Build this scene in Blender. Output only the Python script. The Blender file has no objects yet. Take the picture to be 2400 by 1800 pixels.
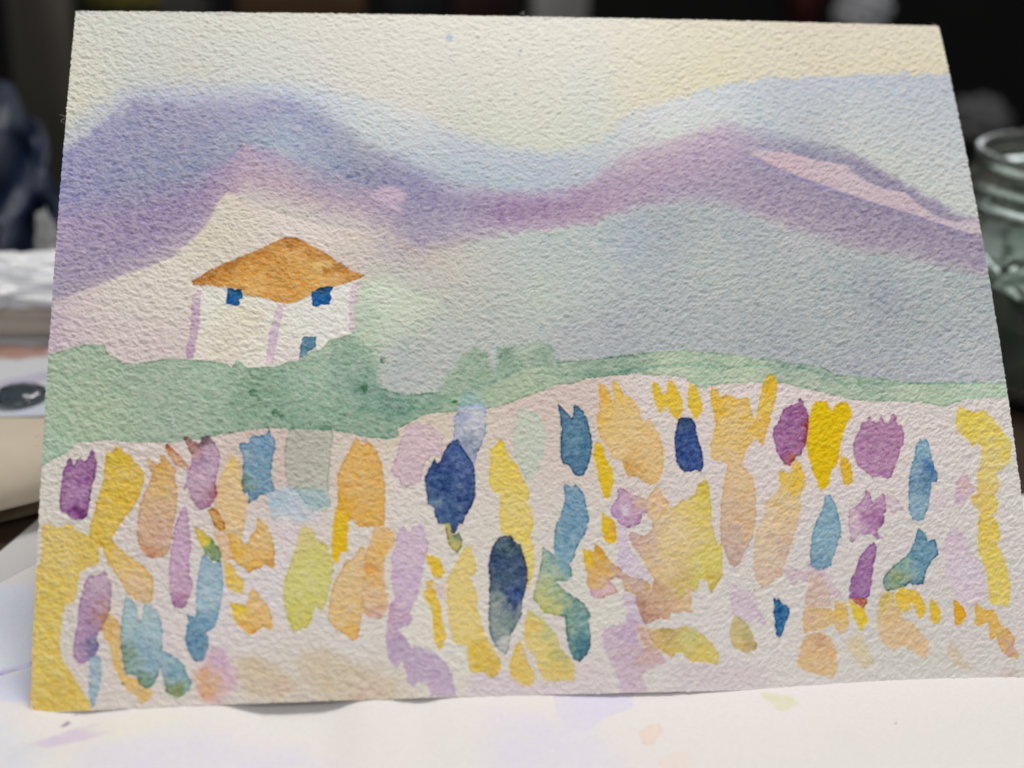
import bpy, bmesh, math, random
import numpy as np
from mathutils import Vector, Matrix
random.seed(5)
RNG = np.random.default_rng(11)
C = bpy.context.scene.collection
MM = 0.001

# ------------------------------------------------------------------ camera, world, lamps, exposure
cd = bpy.data.cameras.new('camera'); cam = bpy.data.objects.new('camera', cd); C.objects.link(cam)
cd.sensor_width = 36.0; cd.lens = 49.850
cam.matrix_world = Matrix([[0.994655, 0.009118, -0.102855, -0.032417], [-0.099157, 0.362294, -0.926775, -0.208741], [0.028813, 0.932019, 0.361261, 0.140014], [0.0, 0.0, 0.0, 1.0]])
cd.clip_start = 0.01; cd.clip_end = 20
cd.dof.use_dof = True; cd.dof.focus_distance = 0.2639; cd.dof.aperture_fstop = 9.5
bpy.context.scene.camera = cam

w = bpy.data.worlds.new('World'); bpy.context.scene.world = w; w.use_nodes = True
bg = w.node_tree.nodes['Background']; bg.inputs[0].default_value = (0.80, 0.87, 1.0, 1); bg.inputs[1].default_value = 0.08

def area(name, loc, target, size, power, col, sy=None):
    l = bpy.data.lights.new(name, 'AREA'); l.shape = 'RECTANGLE'; l.size = size; l.size_y = sy or size
    l.energy = power; l.color = col
    o = bpy.data.objects.new(name, l); C.objects.link(o); o.location = loc
    o.rotation_euler = (Vector(target) - Vector(loc)).to_track_quat('-Z', 'Y').to_euler()
    return o
area('ceiling_lamp', (0.08, 0.32, 1.00), (0.0, 0.02, 0.03), 0.42, 7.4, (1.0, 0.96, 0.90))
area('front_fill', (-0.02, -0.82, 0.78), (0.0, 0.02, 0.03), 0.5, 4.6, (1.0, 0.97, 0.95))  # fill lamp added in front to lift the face of the painting
area('jar_rim_light', (0.62, 1.05, 0.42), (0.10, 0.10, 0.05), 0.5, 1.5, (0.92, 0.96, 1.0))  # lamp added behind to put rim highlights on the jar
sc = bpy.context.scene
sc.view_settings.view_transform = 'Standard'; sc.view_settings.look = 'None'; sc.view_settings.gamma = 1.0
sc.view_settings.exposure = 0.0
sc.cycles.max_bounces = 12; sc.cycles.transmission_bounces = 12

# ------------------------------------------------------------------ helpers
def tag(o, label=None, cat=None, group=None, kind=None):
    if label: o['label'] = label
    if cat: o['category'] = cat
    if group: o['group'] = group
    if kind: o['kind'] = kind
    return o
def empty(name, loc=(0, 0, 0)):
    o = bpy.data.objects.new(name, None); C.objects.link(o); o.location = loc; o.empty_display_size = 0.01
    return o
def link(name, me, mat, parent=None, smooth=True):
    o = bpy.data.objects.new(name, me); C.objects.link(o)
    if mat: me.materials.append(mat)
    if smooth: me.polygons.foreach_set('use_smooth', np.ones(len(me.polygons), bool))
    if parent:
        o.parent = parent
        o.matrix_parent_inverse = Matrix.Translation(-parent.location) if parent.type == 'EMPTY' else Matrix()
    return o
def mesh_np(name, v, f):
    me = bpy.data.meshes.new(name)
    me.vertices.add(len(v)); me.vertices.foreach_set('co', np.ascontiguousarray(v, np.float32).ravel())
    n = len(f); k = f.shape[1]
    me.loops.add(n * k); me.loops.foreach_set('vertex_index', np.ascontiguousarray(f, np.int32).ravel())
    me.polygons.add(n); me.polygons.foreach_set('loop_start', np.arange(0, n * k, k, dtype=np.int32))
    me.update(calc_edges=True)
    return me
def from_bm(name, bm, mat, parent=None, smooth=True):
    me = bpy.data.meshes.new(name); bm.normal_update(); bm.to_mesh(me); bm.free()
    return link(name, me, mat, parent, smooth)
def lathe(prof, n=96, fn=None):
    bm = bmesh.new(); rings = []
    for i, (r, z) in enumerate(prof):
        ring = []
        for k in range(n):
            a = 2 * math.pi * k / n
            rr = r + (fn(a, z, r) if fn else 0)
            ring.append(bm.verts.new((rr * math.cos(a), rr * math.sin(a), z)))
        rings.append(ring)
    for i in range(len(rings) - 1):
        for k in range(n):
            bm.faces.new((rings[i][k], rings[i][(k + 1) % n], rings[i + 1][(k + 1) % n], rings[i + 1][k]))
    bm.faces.new(list(reversed(rings[0]))); bm.faces.new(rings[-1])
    return bm
def srgb(c):
    c = np.asarray(c, float) / 255.0
    return np.where(c <= 0.04045, c / 12.92, ((c + 0.055) / 1.055) ** 2.4)
def noise(ny, nx, step, lo, hi, stretch=1.0, ang=0.0, seed=0, slope=0.0):
    """band-passed noise field, wavelengths lo..hi (mm), optionally stretched along ang"""
    r = np.random.default_rng(seed)
    py, px_ = int(ny * 1.1), int(nx * 1.1)
    g = np.fft.rfft2(r.standard_normal((py, px_)))
    fy = np.fft.fftfreq(py, step)[:, None]; fx = np.fft.rfftfreq(px_, step)[None, :]
    ca, sa = math.cos(ang), math.sin(ang)
    a = (fx * ca + fy * sa) * stretch; b = -fx * sa + fy * ca
    k = np.sqrt(a * a + b * b)
    g *= np.exp(-(k * lo) ** 2) * (1 - np.exp(-(k * hi) ** 2)) * (k + 0.05) ** -slope
    o = np.fft.irfft2(g, s=(py, px_))[:ny, :nx]
    return (o - o.mean()) / o.std()

# ------------------------------------------------------------------ materials
def mat(name, col, rough=0.6, metal=0.0, trans=0.0, ior=1.45, spec=0.5, nscale=None, namt=0.0, bump=0.0, bscale=300):
    m = bpy.data.materials.new(name); m.use_nodes = True
    nt = m.node_tree; b = nt.nodes['Principled BSDF']
    b.inputs['Base Color'].default_value = (*col, 1); b.inputs['Roughness'].default_value = rough
    b.inputs['Metallic'].default_value = metal; b.inputs['Transmission Weight'].default_value = trans
    b.inputs['IOR'].default_value = ior; b.inputs['Specular IOR Level'].default_value = spec
    tc = nt.nodes.new('ShaderNodeTexCoord')
    if nscale:
        n = nt.nodes.new('ShaderNodeTexNoise'); n.inputs['Scale'].default_value = nscale; n.inputs['Detail'].default_value = 6
        nt.links.new(tc.outputs['Object'], n.inputs['Vector'])
        r = nt.nodes.new('ShaderNodeMapRange'); r.inputs['From Min'].default_value = 0.3; r.inputs['From Max'].default_value = 0.7
        r.inputs['To Min'].default_value = 1 - namt; r.inputs['To Max'].default_value = 1 + namt
        nt.links.new(n.outputs['Fac'], r.inputs['Value'])
        mx = nt.nodes.new('ShaderNodeMix'); mx.data_type = 'RGBA'; mx.blend_type = 'MULTIPLY'; mx.inputs['Factor'].default_value = 1
        mx.inputs['A'].default_value = (*col, 1)
        nt.links.new(r.outputs['Result'], mx.inputs['B']); nt.links.new(mx.outputs['Result'], b.inputs['Base Color'])
    if bump:
        n2 = nt.nodes.new('ShaderNodeTexNoise'); n2.inputs['Scale'].default_value = bscale; n2.inputs['Detail'].default_value = 5
        nt.links.new(tc.outputs['Object'], n2.inputs['Vector'])
        bp = nt.nodes.new('ShaderNodeBump'); bp.inputs['Strength'].default_value = bump; bp.inputs['Distance'].default_value = 0.0005
        nt.links.new(n2.outputs['Fac'], bp.inputs['Height']); nt.links.new(bp.outputs['Normal'], b.inputs['Normal'])
    return m
def paint_mat(name, fibre, dist, rough=0.92):
    m = bpy.data.materials.new(name); m.use_nodes = True
    nt = m.node_tree; b = nt.nodes['Principled BSDF']
    a = nt.nodes.new('ShaderNodeAttribute'); a.attribute_name = 'pigment'
    tc = nt.nodes.new('ShaderNodeTexCoord')
    n = nt.nodes.new('ShaderNodeTexNoise'); n.inputs['Scale'].default_value = fibre; n.inputs['Detail'].default_value = 5; n.inputs['Roughness'].default_value = 0.65
    nt.links.new(tc.outputs['Object'], n.inputs['Vector'])
    r = nt.nodes.new('ShaderNodeMapRange'); r.inputs['From Min'].default_value = 0.25; r.inputs['From Max'].default_value = 0.75
    r.inputs['To Min'].default_value = 0.955; r.inputs['To Max'].default_value = 1.045
    nt.links.new(n.outputs['Fac'], r.inputs['Value'])
    mx = nt.nodes.new('ShaderNodeMix'); mx.data_type = 'RGBA'; mx.blend_type = 'MULTIPLY'; mx.inputs['Factor'].default_value = 1
    nt.links.new(a.outputs['Color'], mx.inputs['A']); nt.links.new(r.outputs['Result'], mx.inputs['B'])
    nt.links.new(mx.outputs['Result'], b.inputs['Base Color'])
    bp = nt.nodes.new('ShaderNodeBump'); bp.inputs['Strength'].default_value = 0.3; bp.inputs['Distance'].default_value = dist
    nt.links.new(n.outputs['Fac'], bp.inputs['Height']); nt.links.new(bp.outputs['Normal'], b.inputs['Normal'])
    b.inputs['Roughness'].default_value = rough; b.inputs['Specular IOR Level'].default_value = 0.2
    return m
M_paint = paint_mat('watercolour_on_paper', 2600, 0.00007)
M_sheet = paint_mat('smooth_paper', 1500, 0.00005)
M_raw = mat('raw_paper', (0.62, 0.57, 0.51), 0.95, spec=0.15, nscale=900, namt=0.05, bump=0.4, bscale=2500)

# ------------------------------------------------------------------ painting engine (all in mm on the sheet)
def seg_dist(X, Y, pts, closed=True):
    d2 = np.full(X.shape, 1e9); n = len(pts)
    for i in range(n if closed else n - 1):
        ax, ay = pts[i]; bx, by = pts[(i + 1) % n]
        ex, ey = bx - ax, by - ay; L = ex * ex + ey * ey + 1e-9
        t = np.clip(((X - ax) * ex + (Y - ay) * ey) / L, 0, 1)
        q = (X - ax - t * ex) ** 2 + (Y - ay - t * ey) ** 2
        np.minimum(d2, q, out=d2)
    return np.sqrt(d2)
def inside(X, Y, pts):
    r = np.zeros(X.shape, bool); n = len(pts)
    for i in range(n):
        ax, ay = pts[i]; bx, by = pts[(i + 1) % n]
        if ay == by: continue
        c = ((ay > Y) != (by > Y)) & (X < (bx - ax) * (Y - ay) / (by - ay) + ax)
        r ^= c
    return r
def smoothstep(t):
    t = np.clip(t, 0, 1); return t * t * (3 - 2 * t)
def blend(X, Y, base, grads, eps):
    """pigment colour field: base colour bent towards the picked colour spots"""
    if not grads: return np.broadcast_to(np.array(base, float), X.shape + (3,)).copy()
    W = np.zeros(X.shape); A = np.zeros(X.shape + (3,))
    if base is not None:
        W += 0.12 / eps ** 3.2; A += np.array(base, float) * (0.12 / eps ** 3.2)
    for gx, gy, r, g, b in grads:
        wt = 1.0 / ((X - gx) ** 2 + (Y - gy) ** 2 + (0.55 * eps) ** 2) ** 1.6
        W += wt; A += wt[..., None] * np.array((r, g, b), float)
    return A / W[..., None]
def band_field(X, Y, bands):
    """washes laid along the ridges: nine colour stops per station, blended between stations"""
    K = np.array(bands)                       # station, stop, (x, y, r, g, b)
    out = np.zeros(X.shape + (3,)); xs = K[:, :, 0]
    for j in range(X.shape[1]):
        x = X[:, j].mean(); st = np.empty((9, 4))
        for s in range(9):
            for c in range(4): st[s, c] = np.interp(x, xs[:, s], K[:, s, 1 + c])
        yy = Y[:, j]; o = np.argsort(st[:, 0])
        for c in range(3): out[:, j, c] = np.interp(yy, st[o, 0], st[o, 1 + c])
    return out
def paint(X, Y, col, items, n1, n2, wx, wy, ref, ids=None):
    ny, nx = X.shape; x0, y0 = X[0, 0], Y[0, 0]; sx = X[0, 1] - X[0, 0]; sy = Y[1, 0] - Y[0, 0]
    for num, (kind, name, label, pts, base, grads, edge, soft, mode) in enumerate(items):
        p = np.array(pts); mg = soft * 2.5 + 1.0
        j0 = max(0, int((p[:, 0].min() - mg - x0) / sx)); j1 = min(nx, int((p[:, 0].max() + mg - x0) / sx) + 2)
        i0 = max(0, int((p[:, 1].min() - mg - y0) / sy)); i1 = min(ny, int((p[:, 1].max() + mg - y0) / sy) + 2)
        if j1 <= j0 or i1 <= i0: continue
        sl = (slice(i0, i1), slice(j0, j1))
        x = X[sl]; y = Y[sl]; nz = n1[sl] * 0.028 + n2[sl] * 0.05
        if kind == 'line':
            d = seg_dist(x, y, pts, False) + nz
            a = (1 - smoothstep(d / soft)) * np.clip(0.75 + 0.3 * n2[sl], 0.1, 1)
            T = srgb(base) / srgb(ref)
            col[sl] *= 1 - a[..., None] * (1 - T)
            continue
        if kind == 'bands':
            a = np.ones(x.shape); d = a * 99
        else:
            d = seg_dist(x, y, pts); ins = inside(x, y, pts); d = np.where(ins, d, -d)
            big = 1.0 + min(max(soft - 0.2, 0), 3.0) * 2.2
            d = d + nz * big
            a = smoothstep(d / (2 * soft) + 0.5)
        size = math.sqrt(abs((p[:, 0].max() - p[:, 0].min()) * (p[:, 1].max() - p[:, 1].min())))
        eps = 0.10 * min(size, 60) if name not in ('sky_wash', 'hill_wash', 'cream_wash', 'grass_wash', 'blue_grey_wash') else 7.0
        if kind == 'bands':
            fl = band_field(x, y, BANDS)
            ri = np.clip(np.arange(x.shape[0])[:, None] + np.round(wy[sl] * 0.35 / sy + n2[sl] * 0.12 / sy).astype(int), 0, x.shape[0] - 1)
            ci = np.clip(np.arange(x.shape[1])[None, :] + np.round(wx[sl] * 0.5 / sx).astype(int), 0, x.shape[1] - 1)
            c = fl[ri, ci]
        elif name in ('sky_wash', 'hill_wash', 'cream_wash', 'bare_paper'):
            k = 4; cx = (x + wx[sl])[::k, ::k]; cy = (y + wy[sl])[::k, ::k]
            cc = blend(cx, cy, None, grads, eps)
            ii = np.minimum(np.arange(x.shape[0]) / k, cc.shape[0] - 1.001); jj = np.minimum(np.arange(x.shape[1]) / k, cc.shape[1] - 1.001)
            fi = (ii % 1)[:, None, None]; fj = (jj % 1)[None, :, None]; ii = ii.astype(int); jj = jj.astype(int)
            c = (cc[ii][:, jj] * (1 - fi) + cc[ii + 1][:, jj] * fi) * (1 - fj) + (cc[ii][:, jj + 1] * (1 - fi) + cc[ii + 1][:, jj + 1] * fi) * fj
        else:
            q = min(1.0, size / 25.0)
            c = blend(x + wx[sl] * q, y + wy[sl] * q, base, grads, eps)
        L = srgb(c)
        T = L / srgb(ref)
        # wet edge: pigment gathers in a thin rim
        rim = 2.5 * edge * np.exp(-((d - 0.13) / 0.17) ** 2) * np.clip(1 + 0.5 * n2[sl], 0.2, 2)
        rim = rim + edge * 0.15 * np.exp(-np.clip(d, 0, None) / 0.6)
        # granulation and pooling
        mott = 1 + 0.075 * n2[sl] + 0.04 * n1[sl] + 0.05 * wx[sl]
        dens = (1 + rim) * mott
        Tn = np.clip(T, 0.01, 1.3) ** np.clip(dens, 0.3, 2.2)[..., None] * (1 - 0.35 * rim[..., None])
        a3 = a[..., None]
        if mode == 'm': col[sl] *= 1 - a3 * (1 - Tn)
        else: col[sl] = col[sl] * (1 - a3) + Tn * a3
        if ids is not None and name: ids[sl][a > 0.5] = num + 1

# ------------------------------------------------------------------ the painting
PW, PH = 178.0, 136.83
B = [4.128, 2.135, -1.306, 0.313, -6.287]
LEAN = math.radians(40); SL, CL = math.sin(LEAN), math.cos(LEAN)
def bend(X, Y):
    U = 2 * X / PW - 1; V = 2 * Y / PH - 1
    return B[0] * (1 - V * V) + B[1] * (1 - U * U) + B[2] * (1 - U * U) * V + B[3] * U * (1 - V * V) + B[4] * U * (1 - U * U) * (1 - V) * .5
def stand(x, y, z):
    return np.stack([x - PW / 2, y * SL - z * CL, y * CL + z * SL], -1) * MM
NX, NY = 1100, 846
gx = np.linspace(0, PW, NX); gy = np.linspace(0, PH, NY)
X, Y = np.meshgrid(gx, gy); STEP = PW / (NX - 1)
n1 = noise(NY, NX, STEP, 0.25, 0.9, seed=1); n2 = noise(NY, NX, STEP, 0.9, 4.0, seed=2)
wx = noise(NY, NX, STEP, 2.0, 12.0, seed=3) * 0.9; wy = noise(NY, NX, STEP, 2.0, 12.0, seed=4) * 0.9
ga = noise(NY, NX, STEP, 0.30, 3.2, 1.7, 0.50, seed=5, slope=1.0); gb = noise(NY, NX, STEP, 0.30, 3.2, 1.7, -0.36, seed=6, slope=1.0)
mixn = 1 / (1 + np.exp(-(X - PW * 0.5) / 22 - 0.8 * noise(NY, NX, STEP, 8, 60, seed=7)))
gf = noise(NY, NX, STEP, 0.13, 0.45, 1.8, 0.1, seed=8)
gbig = noise(NY, NX, STEP, 0.8, 3.0, 1.8, 0.15, seed=9)
relief = ga * mixn + gb * (1 - mixn)
relief = relief / relief.std() * 0.047 + gf * 0.016 + gbig * 0.024
REF = (214, 205, 197)
ITEMS = [
('bands','sky_wash','pale cream, blue and lilac sky wash along the top',[(-15.50,145.71),(221.49,153.84),(196.55,46.32),(-7.87,49.83)],(213, 204, 204),[(3.6,131.9,219,213,203),(15.8,128.2,224,217,205),(30.7,132.1,225,218,207),(46.0,128.4,230,223,211),(2.8,122.7,216,210,197),(4.6,117.2,218,208,180),(2.0,113.7,214,205,182),(19.1,122.6,213,213,208),(31.0,122.6,217,215,210),(46.0,122.7,225,221,214),(14.9,118.2,191,195,206),(7.8,112.9,191,196,201),(1.7,108.5,193,198,203),(28.2,118.5,191,191,206),(41.6,118.6,192,197,215),(49.1,117.2,205,213,221),(13.8,111.8,162,157,187),(5.4,105.0,152,148,185),(1.4,100.1,154,149,190),(11.3,103.2,162,162,193),(22.7,108.2,172,169,196),(31.3,113.5,180,177,199),(43.1,115.3,173,171,202),(35.8,109.9,178,178,199),(25.8,103.0,162,162,192),(20.2,98.0,136,141,170),(13.1,96.4,154,159,182),(6.0,96.6,157,151,188),(2.7,93.5,160,148,182),(41.7,108.1,165,186,203),(43.2,104.6,180,197,209),(49.1,99.5,179,187,204),(34.5,104.6,176,164,197),(31.7,101.2,188,169,194),(25.9,99.6,160,143,181),(23.2,94.6,160,143,177),(38.9,101.2,202,179,197),(46.2,97.7,190,169,194),(40.4,96.1,207,189,198),(50.6,94.4,191,174,195),(31.8,96.8,197,174,197),(3.6,88.6,178,161,187),(14.9,89.8,160,143,177),(9.5,85.2,180,165,189),(20.7,88.1,160,141,176),(26.2,92.9,175,155,183),(1.0,85.5,183,169,194),(18.0,83.3,185,168,189),(47.6,111.7,177,173,198),(50.6,106.4,204,213,217),(49.1,108.9,194,199,210),(12.2,87.3,165,151,182),(0.9,87.7,176,161,188),(20.8,85.4,160,143,177),(9.7,81.0,175,158,183),(15.4,79.9,165,151,179),(2.8,79.7,186,171,192),(4.4,75.6,183,168,189),(58.6,134.5,228,221,207),(83.5,133.0,226,216,200),(109.0,133.5,226,214,200),(98.6,121.7,234,225,214),(73.7,121.2,234,225,214),(82.5,112.1,222,210,192),(91.5,108.7,222,212,182),(73.4,110.9,218,208,192),(67.5,115.5,224,215,207),(132.2,134.2,222,212,188),(148.4,132.6,218,202,182),(162.1,135.0,218,206,182),(171.2,129.3,216,202,175),(127.5,122.4,222,210,176),(150.7,125.6,218,206,180),(174.0,126.2,218,205,172),(55.4,113.6,209,215,224),(61.4,114.4,206,209,217),(67.3,110.1,213,218,213),(59.8,108.2,196,204,206),(73.2,105.9,189,195,210),(82.2,105.0,194,199,209),(91.4,105.8,213,214,206),(85.0,99.8,179,192,204),(76.1,101.4,186,196,202),(67.2,103.0,202,208,210),(62.7,103.0,198,204,200),(94.0,99.9,186,194,205),(105.1,105.4,194,199,210),(100.1,100.0,198,201,206),(81.8,95.3,188,194,205),(90.7,94.7,193,191,205),(113.7,114.6,214,217,217),(104.0,110.7,218,218,214),(94.8,111.3,224,219,211),(113.2,109.1,213,217,213),(53.9,102.9,150,142,171),(58.3,99.5,136,138,165),(64.1,96.8,146,140,175),(55.4,104.7,171,162,183),(68.5,95.5,166,158,189),(75.8,94.5,176,165,188),(72.8,91.1,169,161,186),(81.6,91.2,159,138,167),(83.0,89.6,143,120,155),(89.0,91.3,159,138,172),(90.4,88.7,191,169,191),(96.5,90.4,179,156,181),(102.8,94.9,182,161,184),(110.9,100.2,189,168,189),(116.0,105.6,197,179,197),(66.8,86.1,170,158,183),(78.5,86.9,191,191,202),(55.3,91.0,189,168,186),(109.8,105.5,203,196,203),(122.6,105.7,193,172,191),(129.2,108.7,190,174,192),(135.6,109.6,182,175,194),(122.1,100.4,191,169,189),(128.0,97.1,174,155,179),(134.4,98.9,175,158,181),(140.3,95.6,167,150,173),(149.3,92.3,154,142,165),(158.5,90.6,160,147,170),(145.7,88.8,183,168,183),(136.9,93.8,172,158,180),(164.1,85.6,175,163,181),(174.8,83.9,172,160,181),(170.9,89.0,165,152,173),(141.9,108.6,172,172,193),(148.0,106.2,161,157,182),(153.9,102.7,160,152,175),(150.8,103.4,146,151,172),(159.8,99.3,155,144,169),(165.5,94.8,160,147,172),(172.9,91.4,150,139,165),(138.4,106.0,176,163,186)],0,0.159,'o'),
('poly','hill_wash','grey green wash of the far hills on the right',[(61.33,80.29),(67.82,81.27),(74.39,83.16),(83.25,85.20),(92.07,86.30),(100.21,87.60),(108.14,90.88),(116.52,92.54),(125.75,92.54),(134.69,89.28),(143.54,85.37),(152.51,82.46),(161.73,81.50),(170.73,79.01),(184.28,76.15),(182.66,55.41),(159.64,52.74),(132.67,53.44),(114.87,52.79),(79.93,49.76),(52.27,48.49),(52.34,73.91),(56.67,85.04),(61.00,86.03)],(197, 200, 195),[(60.8,73.9,190,201,179),(57.9,67.7,171,188,166),(66.4,70.8,190,200,184),(75.3,80.3,203,199,188),(69.6,81.8,202,194,185),(69.0,82.5,202,184,165),(61.0,83.4,178,170,181),(65.3,84.1,164,158,176),(58.1,80.2,202,194,186),(55.2,81.8,209,199,188),(66.6,77.7,199,194,190),(81.2,81.9,189,193,185),(87.1,82.0,188,195,192),(93.1,83.7,182,193,188),(89.6,74.0,190,198,187),(80.8,70.8,185,190,183),(71.9,63.1,185,188,185),(63.4,60.1,180,185,184),(98.6,77.3,185,193,189),(108.1,85.6,172,180,191),(114.3,87.3,169,175,178),(109.8,68.0,176,181,182),(103.7,64.8,173,176,181),(94.8,63.2,177,181,182),(123.3,80.9,182,189,185),(129.9,85.9,173,178,182),(142.3,86.0,185,185,187),(135.0,76.1,178,184,182),(147.5,77.8,173,180,181),(156.1,73.0,160,165,174),(161.6,68.2,168,175,175),(146.3,68.2,175,181,180),(133.8,65.1,171,176,179),(151.5,60.4,173,176,181),(163.6,60.4,180,183,188),(172.5,58.7,188,190,193),(173.9,68.1,176,181,183),(171.8,74.6,173,180,179),(163.2,79.5,178,185,184),(176.7,76.2,169,175,179),(72.6,86.1,190,189,189),(81.4,86.8,183,189,193),(90.3,86.6,184,191,191),(34.8,91.1,208,196,182),(32.1,86.3,212,202,184),(43.4,91.0,223,209,204),(50.6,86.1,225,213,205),(46.2,94.4,212,194,201),(26.4,85.3,212,202,184),(21.0,79.1,219,211,199),(12.8,74.7,217,207,198),(4.7,71.4,215,201,196),(4.9,66.5,212,197,195),(13.2,67.1,214,201,196),(18.9,63.9,210,195,193),(21.3,72.9,217,207,197),(34.9,88.4,219,211,199),(46.3,88.3,223,213,205),(22.6,75.9,219,211,199),(0.3,69.2,191,173,190),(0.9,64.7,197,179,192),(53.8,80.2,208,195,182),(56.7,86.1,214,198,184),(55.3,89.4,220,199,199),(61.0,87.7,202,186,195)],0,0.476,'o'),
('poly','cream_wash','pale cream and pink wash behind the house',[(31.17,94.53),(29.51,92.66),(28.51,90.21),(27.12,87.06),(24.67,84.45),(21.41,81.19),(17.70,79.41),(12.73,77.93),(7.40,75.58),(0.03,72.72),(-3.57,69.37),(-3.00,60.48),(46.45,58.78),(52.30,58.71),(57.87,61.64),(72.24,73.91),(71.02,81.53),(65.64,80.54),(61.38,83.18),(57.10,86.10),(48.48,87.33),(42.02,89.57),(37.69,91.58),(34.66,92.60),(32.90,94.11)],(219, 209, 199),[(34.8,91.1,208,196,182),(32.1,86.3,212,202,184),(43.4,91.0,223,209,204),(50.6,86.1,225,213,205),(46.2,94.4,212,194,201),(26.4,85.3,212,202,184),(21.0,79.1,219,211,199),(12.8,74.7,217,207,198),(4.7,71.4,215,201,196),(4.9,66.5,212,197,195),(13.2,67.1,214,201,196),(18.9,63.9,210,195,193),(21.3,72.9,217,207,197),(34.9,88.4,219,211,199),(46.3,88.3,223,213,205),(22.6,75.9,219,211,199),(0.3,69.2,191,173,190),(0.9,64.7,197,179,192),(53.8,80.2,208,195,182),(56.7,86.1,214,198,184),(55.3,89.4,220,199,199),(61.0,87.7,202,186,195),(60.8,73.9,190,201,179),(57.9,67.7,171,188,166),(66.4,70.8,190,200,184),(75.3,80.3,203,199,188),(69.6,81.8,202,194,185),(69.0,82.5,202,184,165),(61.0,83.4,178,170,181),(65.3,84.1,164,158,176),(58.1,80.2,202,194,186),(55.2,81.8,209,199,188),(66.6,77.7,199,194,190),(81.2,81.9,189,193,185),(87.1,82.0,188,195,192),(93.1,83.7,182,193,188),(89.6,74.0,190,198,187),(80.8,70.8,185,190,183),(71.9,63.1,185,188,185),(63.4,60.1,180,185,184),(98.6,77.3,185,193,189),(108.1,85.6,172,180,191),(114.3,87.3,169,175,178),(109.8,68.0,176,181,182),(103.7,64.8,173,176,181),(94.8,63.2,177,181,182),(123.3,80.9,182,189,185),(129.9,85.9,173,178,182),(142.3,86.0,185,185,187),(135.0,76.1,178,184,182),(147.5,77.8,173,180,181),(156.1,73.0,160,165,174),(161.6,68.2,168,175,175),(146.3,68.2,175,181,180),(133.8,65.1,171,176,179),(151.5,60.4,173,176,181),(163.6,60.4,180,183,188),(172.5,58.7,188,190,193),(173.9,68.1,176,181,183),(171.8,74.6,173,180,179),(163.2,79.5,178,185,184),(176.7,76.2,169,175,179),(72.6,86.1,190,189,189),(81.4,86.8,183,189,193),(90.3,86.6,184,191,191)],0,0.397,'o'),
('poly','pink_streak','long pale pink streak on the right hill',[(132.92,105.23),(141.40,104.67),(146.90,102.99),(152.52,102.19),(153.85,100.27),(156.42,98.20),(159.40,96.83),(163.73,96.00),(165.35,94.10),(169.26,90.68),(172.85,89.31),(177.33,89.65),(179.78,87.25),(176.22,86.75),(170.84,88.63),(164.88,91.01),(155.83,94.03),(148.34,97.06),(140.83,100.08),(136.34,102.11)],(197, 178, 186),[(139.5,102.5,201,177,186),(135.1,104.6,198,183,190),(153.1,97.5,200,183,190),(175.6,88.6,198,185,194)],0,0.254,'o'),
('line','','',[(131.79,103.61),(137.80,101.08),(143.75,98.21),(149.76,95.86),(157.29,93.19),(164.83,90.67),(175.19,86.25)],(204, 194, 207),[],0,0.635,'m'),
('poly','pink_patch','small pink patch on the blue hill',[(57.62,94.05),(59.68,95.75),(62.31,95.93),(64.05,94.76),(64.61,93.42),(63.41,91.73),(63.96,89.74),(61.08,91.39),(58.18,92.71)],(191, 171, 188),[],0.03,0.635,'o'),
('poly','bare_paper','unpainted off white ground between the flowers, dimmed lightly in colour at the bottom',[(-4.56,40.76),(0.00,42.13),(5.98,47.38),(52.27,48.49),(63.22,48.38),(94.48,57.17),(115.34,58.81),(183.92,53.84),(186.08,-5.90),(-9.02,-3.16),(-12.86,41.33)],(217, 212, 201),[(138.3,49.9,221,208,204),(93.8,54.0,210,193,184),(111.9,55.1,219,207,202),(18.0,43.9,217,205,198),(41.0,43.2,208,190,180),(1.5,36.1,217,211,200),(53.1,9.4,215,209,202),(53.1,1.7,200,188,170),(123.1,10.0,214,209,202),(156.9,1.6,207,204,196),(165.0,46.1,219,209,204),(175.2,38.5,216,211,204),(162.9,11.7,211,205,200),(93.3,1.5,211,201,199),(118.3,2.1,209,202,202),(36.3,20.7,217,209,208),(64.3,49.1,212,198,180),(62.3,34.1,217,209,200),(66.1,12.2,218,213,202),(98.7,15.3,214,210,200)],0,0.159,'o'),  # lower colour spots carry a slight dimming of the light
('poly','halo_wash','soft green halo beside the house',[(54.89,75.46),(60.86,76.40),(69.29,70.78),(66.38,67.69),(59.26,61.63),(58.62,54.23),(52.28,52.83),(49.54,61.71),(52.32,64.85),(54.55,65.59)],(203, 211, 187),[(55.1,58.7,161,183,161),(57.8,57.2,167,184,165),(60.8,73.9,206,212,196),(56.5,67.7,183,199,179),(63.5,63.1,191,198,185),(65.0,69.2,201,206,190)],0,2.063,'o'),
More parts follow.
